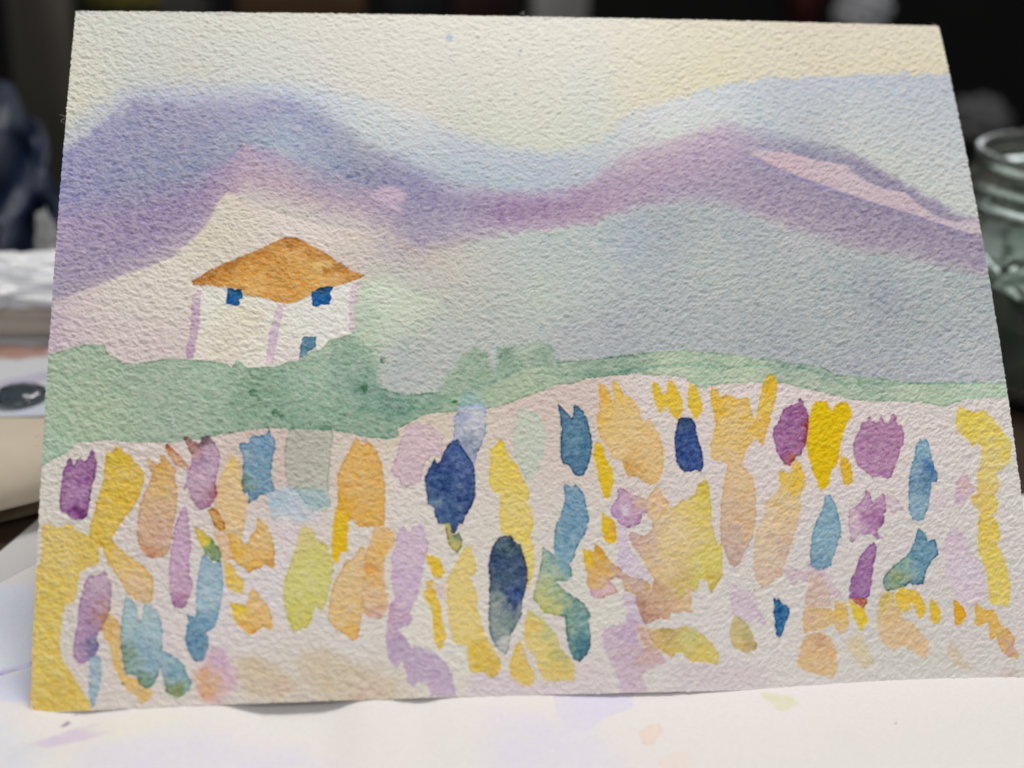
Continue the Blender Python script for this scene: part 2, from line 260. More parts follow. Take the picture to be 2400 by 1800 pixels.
('poly','grass_wash','green band of grass crossing the paper',[(-2.48,61.04),(-0.37,62.67),(2.36,63.41),(4.53,64.19),(7.83,64.33),(10.05,64.08),(10.69,62.43),(13.52,60.54),(16.27,60.43),(21.72,61.12),(25.84,60.84),(31.89,59.94),(32.73,59.04),(33.52,60.49),(34.35,60.18),(35.47,58.97),(40.95,59.16),(43.14,60.16),(44.79,60.13),(46.71,61.90),(48.65,62.32),(50.31,64.26),(51.15,63.95),(52.32,64.69),(52.32,64.85),(53.99,65.14),(54.80,60.17),(56.42,55.71),(63.31,53.46),(68.87,53.87),(75.89,54.60),(81.61,56.77),(85.41,58.99),(91.75,59.80),(97.55,60.20),(106.37,61.48),(115.62,62.31),(124.48,61.61),(136.29,59.82),(142.26,59.22),(145.07,57.38),(154.07,56.74),(160.01,55.78),(172.14,55.78),(181.16,55.44),(180.75,52.69),(170.19,52.60),(165.45,51.00),(161.05,51.96),(147.55,52.52),(141.70,54.05),(134.39,55.86),(125.45,55.83),(120.97,55.45),(118.83,54.60),(115.20,56.99),(106.09,57.54),(97.33,56.59),(94.39,55.53),(91.52,55.37),(87.15,53.58),(79.97,50.92),(71.56,50.07),(67.39,49.79),(65.43,48.65),(63.21,47.51),(62.24,47.09),(62.49,45.80),(61.25,45.09),(56.34,45.58),(52.26,46.63),(50.58,46.94),(42.98,47.22),(39.73,47.57),(35.69,47.10),(30.31,46.40),(27.64,45.77),(22.27,45.39),(15.53,45.66),(11.45,46.27),(6.05,45.98),(4.76,44.65),(2.11,43.40),(-1.85,41.14)],(175, 194, 171),[(5.3,60.0,170,187,164),(16.3,59.5,163,180,160),(30.1,56.2,170,188,168),(8.5,51.2,174,190,162),(2.0,45.9,173,194,171),(24.8,49.1,166,181,163),(38.2,57.1,149,174,150),(36.9,53.7,132,159,136),(41.1,50.1,150,172,152),(47.8,55.8,155,180,160),(49.2,60.2,175,191,171),(55.1,58.7,160,183,159),(56.4,54.2,137,165,146),(53.6,51.4,144,166,146),(61.9,51.3,125,155,140),(68.8,52.7,137,164,148),(59.1,46.1,150,172,152),(77.4,58.6,160,180,160),(81.8,61.6,136,163,144),(89.0,61.7,155,177,157),(85.9,57.1,184,194,166),(80.1,54.2,174,188,162),(97.5,59.0,142,164,148),(106.3,60.0,138,162,145),(112.0,58.5,195,205,178),(94.5,56.9,174,188,165),(71.6,50.9,164,183,156),(121.4,61.0,160,180,160),(127.1,58.0,195,205,178),(136.2,59.2,150,170,156),(142.2,58.6,152,169,158),(139.0,56.5,189,199,176),(151.0,56.1,155,175,157),(147.7,54.0,185,198,175),(159.8,54.3,190,202,179),(171.9,54.4,186,204,182),(162.5,51.8,175,191,167),(116.7,57.6,185,201,177)],0.17,0.190,'o'),
('poly','soft_wash','soft green clump of bushes in the middle of the grass',[(70.00,54.16),(71.48,57.41),(74.40,60.70),(76.16,62.52),(78.42,62.22),(79.43,58.91),(80.23,57.72),(80.71,62.53),(86.18,63.32),(90.49,63.19),(91.74,59.71),(85.39,58.63),(81.60,56.38),(75.88,54.15)],(159, 178, 157),[(81.8,61.6,135,160,142),(76.1,60.1,151,173,153),(89.0,61.7,145,167,148),(86.2,62.9,175,187,170)],0.03,0.794,'o'),
('poly','green_bush','deeper green patch of bush beside the house',[(38.23,57.44),(42.33,58.84),(46.45,59.96),(52.31,61.68),(56.45,58.67),(60.53,52.75),(66.06,52.42),(64.64,50.68),(60.49,49.84),(56.38,50.75),(53.64,50.20),(52.27,49.07),(47.86,47.99),(42.43,48.66),(39.69,50.72),(37.76,53.08),(35.56,54.00)],(147, 174, 152),[(56.4,54.2,129,159,141),(61.9,51.0,121,151,138),(46.5,55.8,157,181,161),(42.4,50.1,140,166,144),(36.9,54.0,136,161,138),(49.2,58.7,165,185,164)],0.06,0.714,'o'),
('poly','soft_wash','soft green bush fading up beside the house',[(50.65,63.50),(53.99,64.68),(56.49,63.15),(58.27,60.14),(59.06,56.28),(58.89,53.35),(53.92,51.94),(50.64,54.31)],(151, 173, 155),[(56.4,54.8,122,153,138)],0,1.032,'o'),
('line','','',[(91.75,59.86),(92.76,57.22),(100.27,57.35),(106.16,58.44),(115.40,59.56),(119.83,59.44),(124.23,58.86),(128.75,59.34),(138.61,58.91),(143.53,57.08),(146.40,55.70),(156.38,55.81),(160.01,55.78),(164.53,55.58),(172.14,55.78)],(162, 181, 174),[],0,0.635,'m'),
('line','','',[(57.21,50.60),(60.49,49.70),(63.25,49.82),(65.48,50.82),(68.82,51.68),(72.73,52.10)],(172, 189, 176),[],0,0.635,'m'),
('line','','',[(75.89,54.60),(78.74,55.63),(81.62,56.83),(85.12,59.08)],(177, 188, 186),[],0,0.476,'m'),
('line','','',[(80.43,62.83),(80.60,59.82),(80.22,57.42)],(208, 212, 211),[],0,0.714,'m'),
('poly','','',[(57.07,54.68),(56.83,54.14),(56.27,53.92),(55.72,54.15),(55.49,54.69),(55.72,55.23),(56.28,55.45),(56.84,55.22)],(63, 111, 82),[],0.1,0.476,'o'),
('poly','','',[(60.15,59.98),(60.00,59.65),(59.65,59.51),(59.31,59.65),(59.17,59.99),(59.31,60.33),(59.66,60.46),(60.01,60.32)],(81, 124, 95),[],0.1,0.317,'o'),
('poly','','',[(73.08,52.04),(72.93,51.71),(72.58,51.58),(72.23,51.71),(72.10,52.05),(72.25,52.38),(72.60,52.51),(72.95,52.38)],(71, 123, 85),[],0.1,0.238,'o'),
('poly','','',[(37.43,54.10),(37.21,53.57),(36.66,53.36),(36.11,53.59),(35.87,54.13),(36.09,54.66),(36.64,54.87),(37.19,54.64)],(105, 141, 114),[],0.1,0.397,'o'),
('poly','','',[(41.50,50.40),(41.29,49.91),(40.79,49.72),(40.28,49.94),(40.06,50.43),(40.27,50.91),(40.77,51.10),(41.28,50.89)],(109, 146, 120),[],0.1,0.476,'o'),
('poly','','',[(42.41,49.37),(42.26,49.01),(41.88,48.87),(41.50,49.03),(41.34,49.40),(41.49,49.76),(41.87,49.90),(42.25,49.74)],(109, 146, 120),[],0.1,0.397,'o'),
('poly','painted_house','cream house with lilac corner lines',[(25.95,74.59),(27.89,75.01),(30.97,74.64),(34.63,73.02),(37.99,72.50),(42.20,71.15),(44.43,71.64),(50.59,74.39),(52.34,75.10),(55.18,76.09),(55.31,74.83),(55.02,72.96),(54.44,70.17),(54.55,65.59),(53.99,65.29),(52.32,64.85),(52.32,64.69),(50.31,64.26),(48.65,62.32),(46.71,61.90),(44.79,60.13),(43.14,60.16),(40.95,59.16),(35.47,58.97),(34.35,60.18),(33.52,60.49),(32.73,59.04),(31.89,59.94),(25.84,60.84),(25.15,61.01),(25.61,68.18)],(234, 226, 213),[(43.7,60.9,219,209,204),(35.3,68.0,220,211,194),(49.2,67.8,236,228,215),(31.3,63.5,218,208,192)],0,0.159,'o'),
('poly','corner_line','',[(26.10,74.28),(27.07,74.41),(26.75,71.19),(26.99,68.14),(26.39,65.14),(26.21,62.17),(25.70,60.85),(24.74,60.88),(24.54,62.81),(25.15,65.18),(25.33,68.18),(25.11,70.62),(25.44,73.06)],(199, 174, 190),[(25.5,62.2,188,159,183),(26.5,73.7,212,194,199)],0.08,0.238,'o'),
('poly','corner_line','',[(40.80,71.23),(41.92,71.21),(41.14,66.03),(40.37,61.84),(40.12,59.47),(38.75,59.79),(38.99,61.87),(39.48,66.06),(40.27,69.39)],(214, 194, 202),[(40.1,64.8,202,179,197)],0.08,0.238,'o'),
('poly','corner_line','',[(54.04,74.84),(55.32,75.77),(55.16,72.96),(54.58,70.17),(54.69,65.59),(53.71,65.59),(53.74,70.80)],(214, 198, 204),[],0.08,0.317,'o'),
('poly','painted_roof','',[(25.19,76.32),(26.71,77.06),(28.07,78.28),(32.22,80.25),(36.41,82.10),(39.21,83.50),(42.03,84.93),(44.31,84.75),(46.32,83.61),(48.03,82.47),(50.02,81.18),(51.44,79.90),(52.35,79.58),(54.05,77.99),(56.74,77.03),(55.18,76.09),(52.34,75.16),(50.59,74.54),(46.94,73.32),(44.43,71.80),(42.20,71.21),(40.23,71.85),(37.99,72.66),(34.63,73.17),(34.05,74.42),(30.96,74.79),(28.16,75.32),(25.36,75.38)],(207, 156, 80),[(29.5,78.3,167,111,49),(26.4,76.4,175,115,52),(33.6,80.4,170,113,52),(37.8,82.7,175,117,54),(42.9,84.3,177,119,60),(48.6,81.7,190,133,67),(51.7,79.3,170,117,62),(30.9,76.3,210,156,82),(35.1,78.8,213,158,80),(39.3,80.9,211,156,80),(42.9,81.5,219,174,111),(40.7,79.0,195,142,72),(35.1,76.0,219,170,97),(45.0,74.6,210,156,82),(49.2,78.6,222,189,126),(44.9,78.4,211,161,88),(37.4,74.7,219,174,108),(41.3,72.8,209,156,84),(47.8,75.8,217,171,101),(52.9,77.7,195,137,67),(55.2,77.0,195,137,72),(52.3,76.1,219,171,108)],0.05,0.238,'o'),
('poly','painted_window','',[(31.66,74.78),(32.93,74.44),(34.32,74.42),(34.50,72.56),(33.81,72.26),(33.98,71.03),(33.01,71.05),(31.33,71.39),(31.57,72.92)],(28, 95, 152),[(33.2,74.3,49,72,79),(32.7,72.0,24,92,155)],0.1,0.143,'o'),
('poly','painted_window','',[(46.94,73.63),(48.62,74.55),(51.02,74.85),(50.31,73.30),(50.59,72.36),(50.03,71.13),(48.63,70.99),(48.07,70.68),(47.09,70.85),(46.94,72.08)],(31, 95, 157),[(48.6,74.3,46,75,84),(48.6,72.1,27,92,159)],0.1,0.143,'o'),
('poly','painted_door','',[(45.31,64.77),(47.81,64.74),(47.68,62.63),(46.71,62.05),(45.61,60.87),(44.79,60.13),(44.91,62.67)],(93, 135, 157),[(45.3,60.9,118,152,156)],0.15,0.143,'o'),
('poly','paint_speck','',[(74.79,131.02),(74.56,130.43),(74.05,130.18),(73.55,130.41),(73.35,130.99),(73.58,131.58),(74.10,131.83),(74.60,131.60)],(186, 195, 213),[],0.1,0.159,'o'),
('poly','paint_speck','',[(88.66,127.99),(88.54,127.71),(88.29,127.59),(88.05,127.70),(87.97,127.97),(88.08,128.25),(88.33,128.37),(88.57,128.26)],(172, 177, 191),[],0.1,0.119,'o'),
('poly','paint_speck','',[(87.04,117.24),(86.91,116.92),(86.61,116.79),(86.33,116.91),(86.23,117.22),(86.36,117.54),(86.66,117.68),(86.94,117.55)],(179, 181, 183),[],0.1,0.159,'o'),
('poly','','',[(94.89,80.58),(94.83,80.46),(94.72,80.41),(94.60,80.46),(94.56,80.57),(94.62,80.69),(94.74,80.74),(94.85,80.69)],(60, 60, 60),[],0.1,0.090,'o'),
('poly','flower_dab','purple dab with three pointed tips',[(5.07,43.45),(4.68,42.99),(3.91,41.47),(3.72,40.10),(3.56,38.39),(3.51,36.00),(3.62,34.46),(3.87,33.77),(4.98,33.37),(5.61,32.49),(6.72,32.17),(7.72,32.29),(8.51,33.18),(8.73,35.72),(8.97,37.76),(9.47,39.79),(9.69,41.68),(9.59,42.73),(8.81,44.95),(8.41,44.36),(7.97,42.99),(7.65,42.65),(7.36,42.67),(6.76,43.57),(6.20,42.90),(5.66,41.98),(5.36,42.77)],(170, 127, 167),[(7.2,32.9,124,62,119),(6.5,37.5,177,135,171),(4.6,41.1,158,113,158),(8.5,40.0,147,97,147),(8.9,43.5,163,123,159)],0.2,0.175,'o'),
('poly','flower_dab','ochre yellow dab',[(11.20,44.40),(12.06,44.01),(12.56,44.16),(12.77,45.11),(13.36,45.00),(14.41,44.07),(15.63,43.15),(16.34,42.07),(17.74,40.45),(18.12,39.40),(17.84,37.86),(17.40,36.16),(16.63,34.49),(15.69,33.00),(14.41,31.54),(13.48,29.90),(12.79,28.59),(13.57,27.59),(14.94,26.36),(16.64,25.12),(18.33,23.72),(20.20,21.82),(20.27,19.68),(20.16,17.72),(19.20,17.11),(17.71,17.83),(16.54,18.53),(15.52,19.56),(14.81,20.91),(13.41,23.28),(12.20,24.66),(11.65,25.85),(11.35,27.20),(10.58,27.74),(9.55,28.63),(8.84,29.45),(9.09,31.46),(9.75,33.62),(9.87,34.64),(9.50,35.42),(10.08,35.65),(10.50,37.34),(10.93,39.03),(11.07,41.62),(11.17,43.18)],(220, 186, 84),[(13.8,43.8,213,182,64),(14.8,39.7,222,190,103),(14.1,36.3,218,186,74),(12.6,32.1,222,190,95),(11.9,28.3,219,188,82),(13.6,26.1,221,190,113),(15.4,23.8,224,192,134),(17.1,20.6,222,190,149),(18.8,18.1,212,184,152)],0.16,0.175,'o'),
('poly','flower_dab','broad yellow patch at the lower left edge',[(0.58,30.63),(0.87,31.62),(1.69,31.94),(2.73,31.34),(3.42,30.97),(4.08,31.27),(4.72,31.82),(5.58,31.52),(6.79,30.62),(8.00,29.71),(8.85,29.25),(10.38,28.50),(10.59,27.57),(10.76,25.40),(10.39,24.25),(8.75,23.84),(7.62,23.24),(7.43,21.93),(7.27,19.81),(6.84,18.19),(5.69,17.93),(5.24,16.98),(4.79,15.86),(4.79,13.92),(4.55,11.84),(4.80,9.90),(5.27,8.44),(6.82,6.45),(8.37,3.82),(10.02,1.47),(10.54,0.05),(1.24,0.07),(0.20,1.22),(-1.28,6.90),(-1.02,19.13),(-0.73,23.38),(0.30,24.47),(0.73,25.94),(0.71,28.11)],(222, 196, 111),[(3.5,29.6,222,196,124),(5.3,26.2,222,198,122),(2.3,18.9,220,194,103),(1.8,12.5,222,198,108),(4.7,2.9,214,186,95),(1.7,7.6,220,196,108),(8.6,27.7,218,188,98)],0.06,0.175,'o'),
('poly','flower_dab','tan and orange dab',[(18.16,42.69),(18.84,42.49),(19.72,41.50),(20.39,41.38),(20.87,41.89),(20.77,42.59),(20.50,43.03),(21.17,43.13),(21.69,42.55),(22.74,41.29),(23.61,40.22),(23.38,39.53),(23.77,37.62),(23.93,35.04),(23.82,33.00),(23.39,30.82),(23.28,28.97),(23.01,26.68),(22.54,25.86),(21.91,25.14),(20.93,24.93),(19.60,25.15),(18.60,25.53),(17.57,26.91),(17.25,28.93),(17.15,29.22),(17.15,31.58),(17.46,34.45),(18.21,36.81),(19.15,38.66),(19.29,39.35),(18.80,41.27)],(211, 178, 142),[(21.4,41.2,213,170,95),(20.7,37.6,217,180,115),(20.0,34.3,211,178,139),(20.0,31.8,209,174,149),(19.6,25.3,199,147,118),(21.0,28.8,207,170,150)],0.16,0.175,'o'),
('poly','flower_dab','small russet slash',[(21.35,45.19),(21.94,45.08),(22.81,44.26),(23.50,43.53),(24.36,42.80),(24.89,41.91),(25.59,41.01),(25.77,40.31),(25.28,40.07),(24.59,40.70),(23.58,41.09),(22.88,41.98),(22.18,43.06),(21.64,44.13)],(202, 156, 124),[(22.0,44.8,189,117,80),(25.3,40.5,212,184,168),(23.5,42.5,207,168,132)],0.16,0.175,'o'),
('poly','flower_dab','pale tan dab',[(33.16,42.69),(33.92,42.32),(34.69,41.25),(34.91,38.12),(35.37,35.69),(36.04,35.16),(35.91,33.28),(35.61,31.24),(35.32,28.55),(35.08,27.59),(34.34,27.61),(33.52,27.81),(32.18,28.78),(30.19,29.43),(30.33,30.56),(30.13,32.27),(30.10,33.29),(30.56,35.15),(30.68,37.21),(31.14,38.92),(31.95,40.46),(32.59,41.84)],(222, 192, 146),[(33.3,41.6,226,196,132),(33.1,34.7,222,192,144),(31.4,36.5,220,188,144)],0.08,0.175,'o'),
('poly','flower_dab','mauve dab with dark tips',[(24.41,46.72),(25.26,46.37),(26.12,45.72),(26.88,45.35),(27.32,44.89),(27.64,45.50),(27.95,46.19),(28.53,46.49),(29.13,46.42),(29.56,45.79),(30.26,44.80),(30.87,43.81),(31.10,42.40),(30.93,40.84),(30.56,39.11),(30.52,36.87),(30.72,35.66),(30.24,34.48),(29.43,33.65),(28.45,33.17),(27.62,33.29),(26.94,33.91),(26.41,35.12),(25.88,36.17),(25.68,37.38),(25.04,36.63),(24.87,36.81),(25.40,38.42),(25.53,39.98),(26.08,41.17),(26.20,42.91),(25.48,44.34),(24.95,45.41)],(195, 168, 186),[(25.1,46.3,112,94,78),(25.5,44.7,182,129,113),(28.6,46.3,117,95,104),(27.9,42.0,169,138,169),(28.3,33.7,173,137,160),(26.8,43.6,190,152,152),(30.4,35.7,165,105,120),(28.1,39.2,199,172,190),(29.2,43.5,194,164,183)],0.16,0.175,'o'),
('poly','flower_dab','small brown orange dab',[(29.12,32.98),(29.94,33.29),(30.77,32.92),(31.46,31.88),(32.15,30.50),(32.18,28.98),(31.68,29.08),(30.50,30.05),(29.98,31.25),(29.47,32.12)],(203, 156, 93),[],0.25,0.175,'o'),
('poly','flower_dab','tan strip',[(30.19,29.43),(32.18,28.86),(33.01,28.50),(33.22,26.14),(33.58,24.29),(32.27,24.00),(31.77,24.52),(31.58,25.69),(30.90,27.06),(30.46,28.08)],(220, 188, 152),[],0.1,0.175,'o'),
('poly','flower_dab','slate blue dab',[(39.56,47.12),(40.08,46.04),(40.68,45.41),(40.70,43.55),(40.29,42.51),(40.07,39.72),(40.17,37.98),(40.86,36.06),(40.03,35.74),(39.11,35.59),(38.20,35.44),(37.54,34.77),(36.14,33.95),(36.03,36.02),(35.37,35.43),(35.11,36.56),(34.90,38.81),(35.12,40.72),(35.08,42.82),(34.39,43.89),(34.30,44.42),(34.87,45.02),(35.89,44.91),(36.21,45.78),(36.87,46.47),(37.64,46.01),(38.81,46.43)],(126, 157, 177),[(35.3,37.2,122,147,131),(38.4,44.7,120,154,179),(38.0,34.9,115,148,174),(37.6,39.8,126,157,177),(36.8,42.4,130,159,176)],0.16,0.175,'o'),
('poly','soft_wash','pale blue grey puddle',[(39.20,35.59),(40.36,35.90),(42.52,36.88),(44.36,36.49),(49.38,36.04),(50.05,33.79),(49.38,32.77),(48.71,32.62),(47.71,30.93),(42.74,30.03),(40.41,30.77),(40.23,32.30),(39.72,33.68)],(182, 195, 202),[(41.0,34.5,170,191,201),(44.4,34.4,193,198,206),(47.7,31.8,210,206,209),(42.7,30.7,214,209,212)],0,0.714,'o'),
('poly','flower_dab','grey green column',[(43.27,47.75),(45.98,48.06),(49.38,47.91),(50.57,47.63),(50.82,45.84),(50.56,43.01),(50.22,40.38),(49.97,37.76),(50.13,35.16),(50.46,33.44),(50.21,32.76),(49.54,32.51),(48.71,32.96),(48.04,32.46),(47.38,32.13),(46.71,32.83),(44.36,36.15),(43.02,36.87),(42.51,38.27),(42.32,40.54),(42.30,43.17),(42.53,45.28)],(189, 194, 183),[],0.18,0.175,'m'),
('poly','flower_dab','tall orange dab with two tips',[(54.81,45.64),(55.48,44.88),(56.16,43.99),(56.41,44.16),(56.64,45.17),(57.35,44.50),(58.36,43.07),(59.02,41.65),(59.59,39.36),(59.89,36.74),(59.85,33.27),(59.73,30.70),(59.63,29.42),(57.88,29.62),(56.70,29.22),(55.20,29.33),(54.70,30.11),(53.87,30.80),(53.45,30.13),(51.38,32.73),(51.72,34.79),(51.48,36.70),(51.57,38.78),(52.08,40.34),(53.10,42.09),(53.78,43.31),(54.13,44.37)],(217, 174, 101),[(55.6,41.2,221,178,105),(58.9,30.7,219,174,91),(54.7,36.8,219,178,111),(52.4,33.4,219,168,62),(56.4,34.2,217,176,107)],0.13,0.175,'o'),
('poly','flower_dab','light orange dab',[(57.88,29.62),(58.88,29.35),(59.72,29.42),(60.88,28.81),(61.37,27.95),(61.53,27.12),(61.34,25.94),(59.65,24.12),(59.45,21.44),(59.74,18.11),(60.22,16.45),(59.86,14.81),(58.69,13.36),(56.72,13.74),(55.67,14.91),(55.68,16.55),(56.11,18.85),(56.22,21.51),(56.33,24.85),(57.18,26.69)],(219, 185, 134),[(56.7,21.8,217,166,95),(57.9,14.0,205,165,152),(59.2,25.6,223,182,115),(57.1,17.3,218,184,146)],0.08,0.238,'o'),
('poly','flower_dab','tan orange dab',[(55.60,25.98),(56.18,25.55),(56.50,24.87),(56.32,22.53),(56.21,20.20),(55.95,18.05),(55.67,14.44),(55.24,12.00),(54.74,10.22),(54.24,9.83),(53.10,10.43),(51.31,11.94),(50.01,13.11),(49.85,14.42),(50.02,15.40),(50.35,17.85),(51.01,19.98),(52.34,22.11),(53.01,23.77),(53.84,23.58)],(219, 188, 138),[(53.4,11.2,219,178,105)],0.16,0.175,'o'),
('poly','flower_dab','bright golden strip',[(51.38,33.08),(53.72,32.17),(53.55,30.81),(53.37,29.11),(53.20,28.65),(53.35,24.93),(52.68,25.12),(52.02,24.80),(51.68,23.30),(51.02,23.31),(50.45,24.16),(50.45,26.17),(50.71,29.55),(51.05,32.10)],(225, 184, 41),[(51.4,24.1,229,188,26),(52.4,32.7,221,176,72)],0.06,0.175,'o'),
('poly','flower_dab','lime yellow dab',[(45.06,29.51),(46.05,29.82),(47.22,29.12),(47.72,27.92),(48.71,26.89),(49.71,26.36),(50.04,25.34),(50.69,23.49),(50.86,22.31),(50.52,20.33),(50.02,18.19),(49.53,16.23),(48.87,14.94),(48.38,15.28),(47.73,16.11),(47.40,14.49),(46.75,13.04),(46.26,12.00),(45.61,12.42),(45.13,11.79),(43.99,11.82),(43.17,13.47),(42.51,15.61),(42.17,17.75),(42.47,20.54),(43.28,22.84),(44.09,25.15),(44.57,27.49)],(206, 199, 122),[(46.1,28.0,212,196,136),(44.5,12.5,203,194,102),(46.1,20.4,210,204,132)],0.08,0.175,'o'),
('poly','flower_dab','orange dab with ragged foot',[(37.67,31.26),(38.59,30.87),(39.43,29.82),(40.11,28.29),(40.62,26.76),(40.71,25.08),(40.82,22.91),(40.33,22.34),(39.67,22.94),(39.01,23.13),(38.36,22.65),(37.05,22.36),(36.56,21.87),(35.74,22.56),(34.24,23.61),(33.58,24.29),(33.22,25.81),(33.02,27.66),(32.84,28.84),(34.17,28.29),(35.00,27.76),(35.51,26.74),(36.16,27.05),(36.80,28.55),(37.45,29.37)],(221, 185, 124),[(33.9,25.5,222,178,74),(36.7,22.5,219,173,88),(40.2,22.9,209,160,82),(38.6,27.3,221,186,128)],0.16,0.175,'o'),
('poly','flower_dab','pale yellow dab',[(32.11,23.84),(33.09,23.81),(33.76,22.96),(34.44,21.78),(35.43,20.75),(35.69,19.75),(35.46,18.61),(35.14,18.21),(33.67,18.84),(32.84,19.52),(32.41,20.85)],(223, 192, 103),[],0.08,0.175,'o'),
('poly','flower_dab','orange dab with a yellow side',[(33.21,16.97),(34.68,16.67),(36.15,16.46),(36.30,17.44),(36.45,18.41),(37.25,19.13),(37.92,18.37),(38.74,17.19),(39.73,16.02),(40.40,14.69),(40.41,13.23),(40.90,12.56),(39.77,11.95),(38.95,12.79),(37.99,12.01),(36.70,11.25),(35.72,12.09),(34.40,13.43),(33.73,14.59),(33.55,15.90)],(221, 185, 124),[(34.4,15.5,232,196,72),(36.9,11.9,219,173,82),(37.9,16.6,219,188,142),(38.0,14.1,219,182,118)],0.1,0.175,'o'),
('poly','flower_dab','long mauve dab',[(25.36,34.31),(25.64,33.27),(25.93,31.57),(26.15,29.53),(26.54,27.33),(26.55,26.88),(26.19,24.72),(26.34,21.90),(27.03,20.39),(26.82,18.92),(26.20,17.80),(25.82,16.34),(24.60,16.28),(23.78,16.51),(23.25,18.08),(22.95,20.39),(22.79,22.87),(23.03,26.18),(23.45,28.67),(23.41,29.97),(24.18,31.97),(24.64,33.31)],(199, 168, 188),[(24.7,17.2,172,127,159),(24.3,26.1,201,170,192),(25.3,21.1,196,164,184)],0.16,0.175,'o'),
('poly','flower_dab','blue dab with a darker foot',[(28.71,25.29),(30.14,23.91),(31.70,23.86),(32.07,21.69),(32.11,19.22),(31.90,17.59),(31.60,15.96),(31.15,14.03),(30.84,12.91),(29.88,12.38),(29.24,12.16),(29.82,11.17),(29.85,9.56),(29.47,8.30),(28.85,7.20),(27.72,7.25),(26.90,8.08),(26.21,9.71),(25.70,11.17),(26.08,12.12),(26.20,14.06),(26.08,15.44),(26.74,15.01),(27.41,14.41),(27.64,14.81),(27.49,17.75),(27.59,20.70),(27.87,22.67),(28.32,24.64)],(156, 180, 192),[(29.7,22.6,160,182,194),(29.8,18.5,174,193,200),(29.2,14.4,125,159,181),(27.1,12.9,107,146,169),(27.8,10.8,97,135,162),(28.3,8.0,102,140,163),(26.6,14.2,135,164,181),(28.7,16.9,167,188,197)],0.16,0.175,'o'),
('poly','flower_dab','yellow and green tip',[(27.04,30.14),(28.37,29.50),(29.38,28.45),(30.22,27.75),(31.24,26.38),(31.59,25.36),(31.70,23.94),(30.14,24.00),(29.13,25.11),(28.45,26.31),(27.76,27.67),(27.23,29.03)],(135, 155, 110),[(27.9,29.2,228,196,88),(28.7,27.5,220,194,82),(28.6,28.6,228,198,82),(30.1,26.9,120,148,94),(30.6,24.9,140,163,130),(29.6,25.6,137,160,117)],0.16,0.175,'o'),
('poly','flower_dab','dusky mauve dab',[(11.72,23.44),(12.28,22.51),(13.18,20.66),(13.17,18.69),(12.99,16.74),(12.88,15.45),(12.12,13.71),(11.17,12.78),(10.88,11.99),(11.42,10.52),(10.98,9.10),(9.87,8.20),(9.06,7.92),(8.26,7.49),(7.42,8.17),(7.04,9.30),(7.06,10.90),(7.49,14.59),(7.55,17.02),(7.97,18.95),(8.53,21.38),(9.30,22.66),(10.47,22.43),(11.28,22.72)],(184, 153, 179),[(11.0,20.9,198,172,186),(8.9,11.3,175,148,175),(10.0,10.4,122,118,154),(12.2,16.1,178,135,118),(8.1,8.1,190,154,186),(9.0,16.9,178,145,178),(10.6,18.5,190,163,179)],0.16,0.175,'o'),
('poly','flower_dab','thin orange strip',[(13.02,16.09),(14.04,15.07),(14.90,13.73),(15.10,10.19),(15.24,8.58),(15.63,6.05),(16.71,5.13),(17.88,4.89),(19.09,3.32),(20.65,2.87),(20.48,1.74),(18.78,0.50),(17.97,1.85),(15.98,3.46),(15.17,4.63),(13.93,6.97),(13.01,10.85),(12.19,11.93),(11.80,13.56),(12.41,14.66)],(221, 188, 124),[(18.4,1.8,213,182,124),(13.2,14.3,217,178,118)],0.06,0.175,'o'),
('poly','flower_dab','teal dab with two heads',[(15.62,19.07),(16.38,18.21),(17.06,17.53),(17.57,16.85),(17.98,14.40),(18.46,14.54),(18.71,17.13),(19.86,16.92),(21.20,15.72),(21.74,13.91),(22.12,11.80),(22.02,9.40),(23.17,8.71),(24.81,7.68),(25.97,6.52),(25.99,5.68),(27.19,3.73),(26.83,2.61),(24.93,1.18),(22.98,2.39),(22.35,4.31),(21.83,6.62),(21.00,3.99),(19.87,3.09),(18.30,3.73),(17.87,5.27),(15.91,5.74),(15.46,7.66),(15.00,9.99),(14.97,11.80),(14.97,14.22),(15.28,16.96)],(166, 188, 193),[(16.5,15.0,172,192,194),(19.1,10.0,150,176,189),(15.9,8.6,128,150,129),(20.6,13.2,172,192,196),(19.1,3.8,122,150,127),(24.5,2.5,130,142,89),(25.6,4.7,139,171,179),(20.2,6.7,143,170,186),(23.7,5.4,135,167,184)],0.16,0.175,'o'),
('poly','flower_dab','thin teal strip',[(9.76,8.71),(11.71,8.99),(12.01,5.92),(11.71,3.28),(11.01,1.04),(10.45,0.32),(9.98,2.60)],(166, 184, 191),[(11.0,2.2,154,178,190)],0.1,0.175,'o'),
('poly','soft_wash','blurred mauve and orange blot',[(30.94,9.70),(32.50,9.26),(33.31,6.93),(35.27,4.95),(34.90,3.06),(33.01,1.23),(31.87,0.14),(29.18,0.44),(27.98,2.56),(27.54,5.62),(29.05,7.09),(29.79,8.98)],(207, 182, 195),[(29.9,2.5,212,168,126),(31.4,3.6,209,176,152),(32.1,7.4,201,174,194),(33.7,4.6,213,177,195),(28.7,4.8,213,170,126)],0,0.873,'o'),
('poly','soft_wash','faint tan wash near the bottom edge',[(34.07,7.67),(37.55,7.74),(41.44,5.88),(44.93,2.71),(42.63,0.51),(36.85,1.09),(34.90,3.82)],(206, 190, 166),[(37.6,4.9,206,188,162),(42.2,2.0,205,184,164)],0.02,1.190,'o'),
('poly','soft_wash','broad tan wash near the bottom edge',[(45.69,8.24),(49.98,8.50),(54.26,5.87),(57.76,4.24),(61.65,2.60),(61.21,-0.45),(51.12,-0.15),(46.87,2.27),(44.92,5.77)],(206, 192, 168),[(51.1,5.6,204,192,168),(56.9,1.6,206,186,168)],0.02,1.190,'o'),
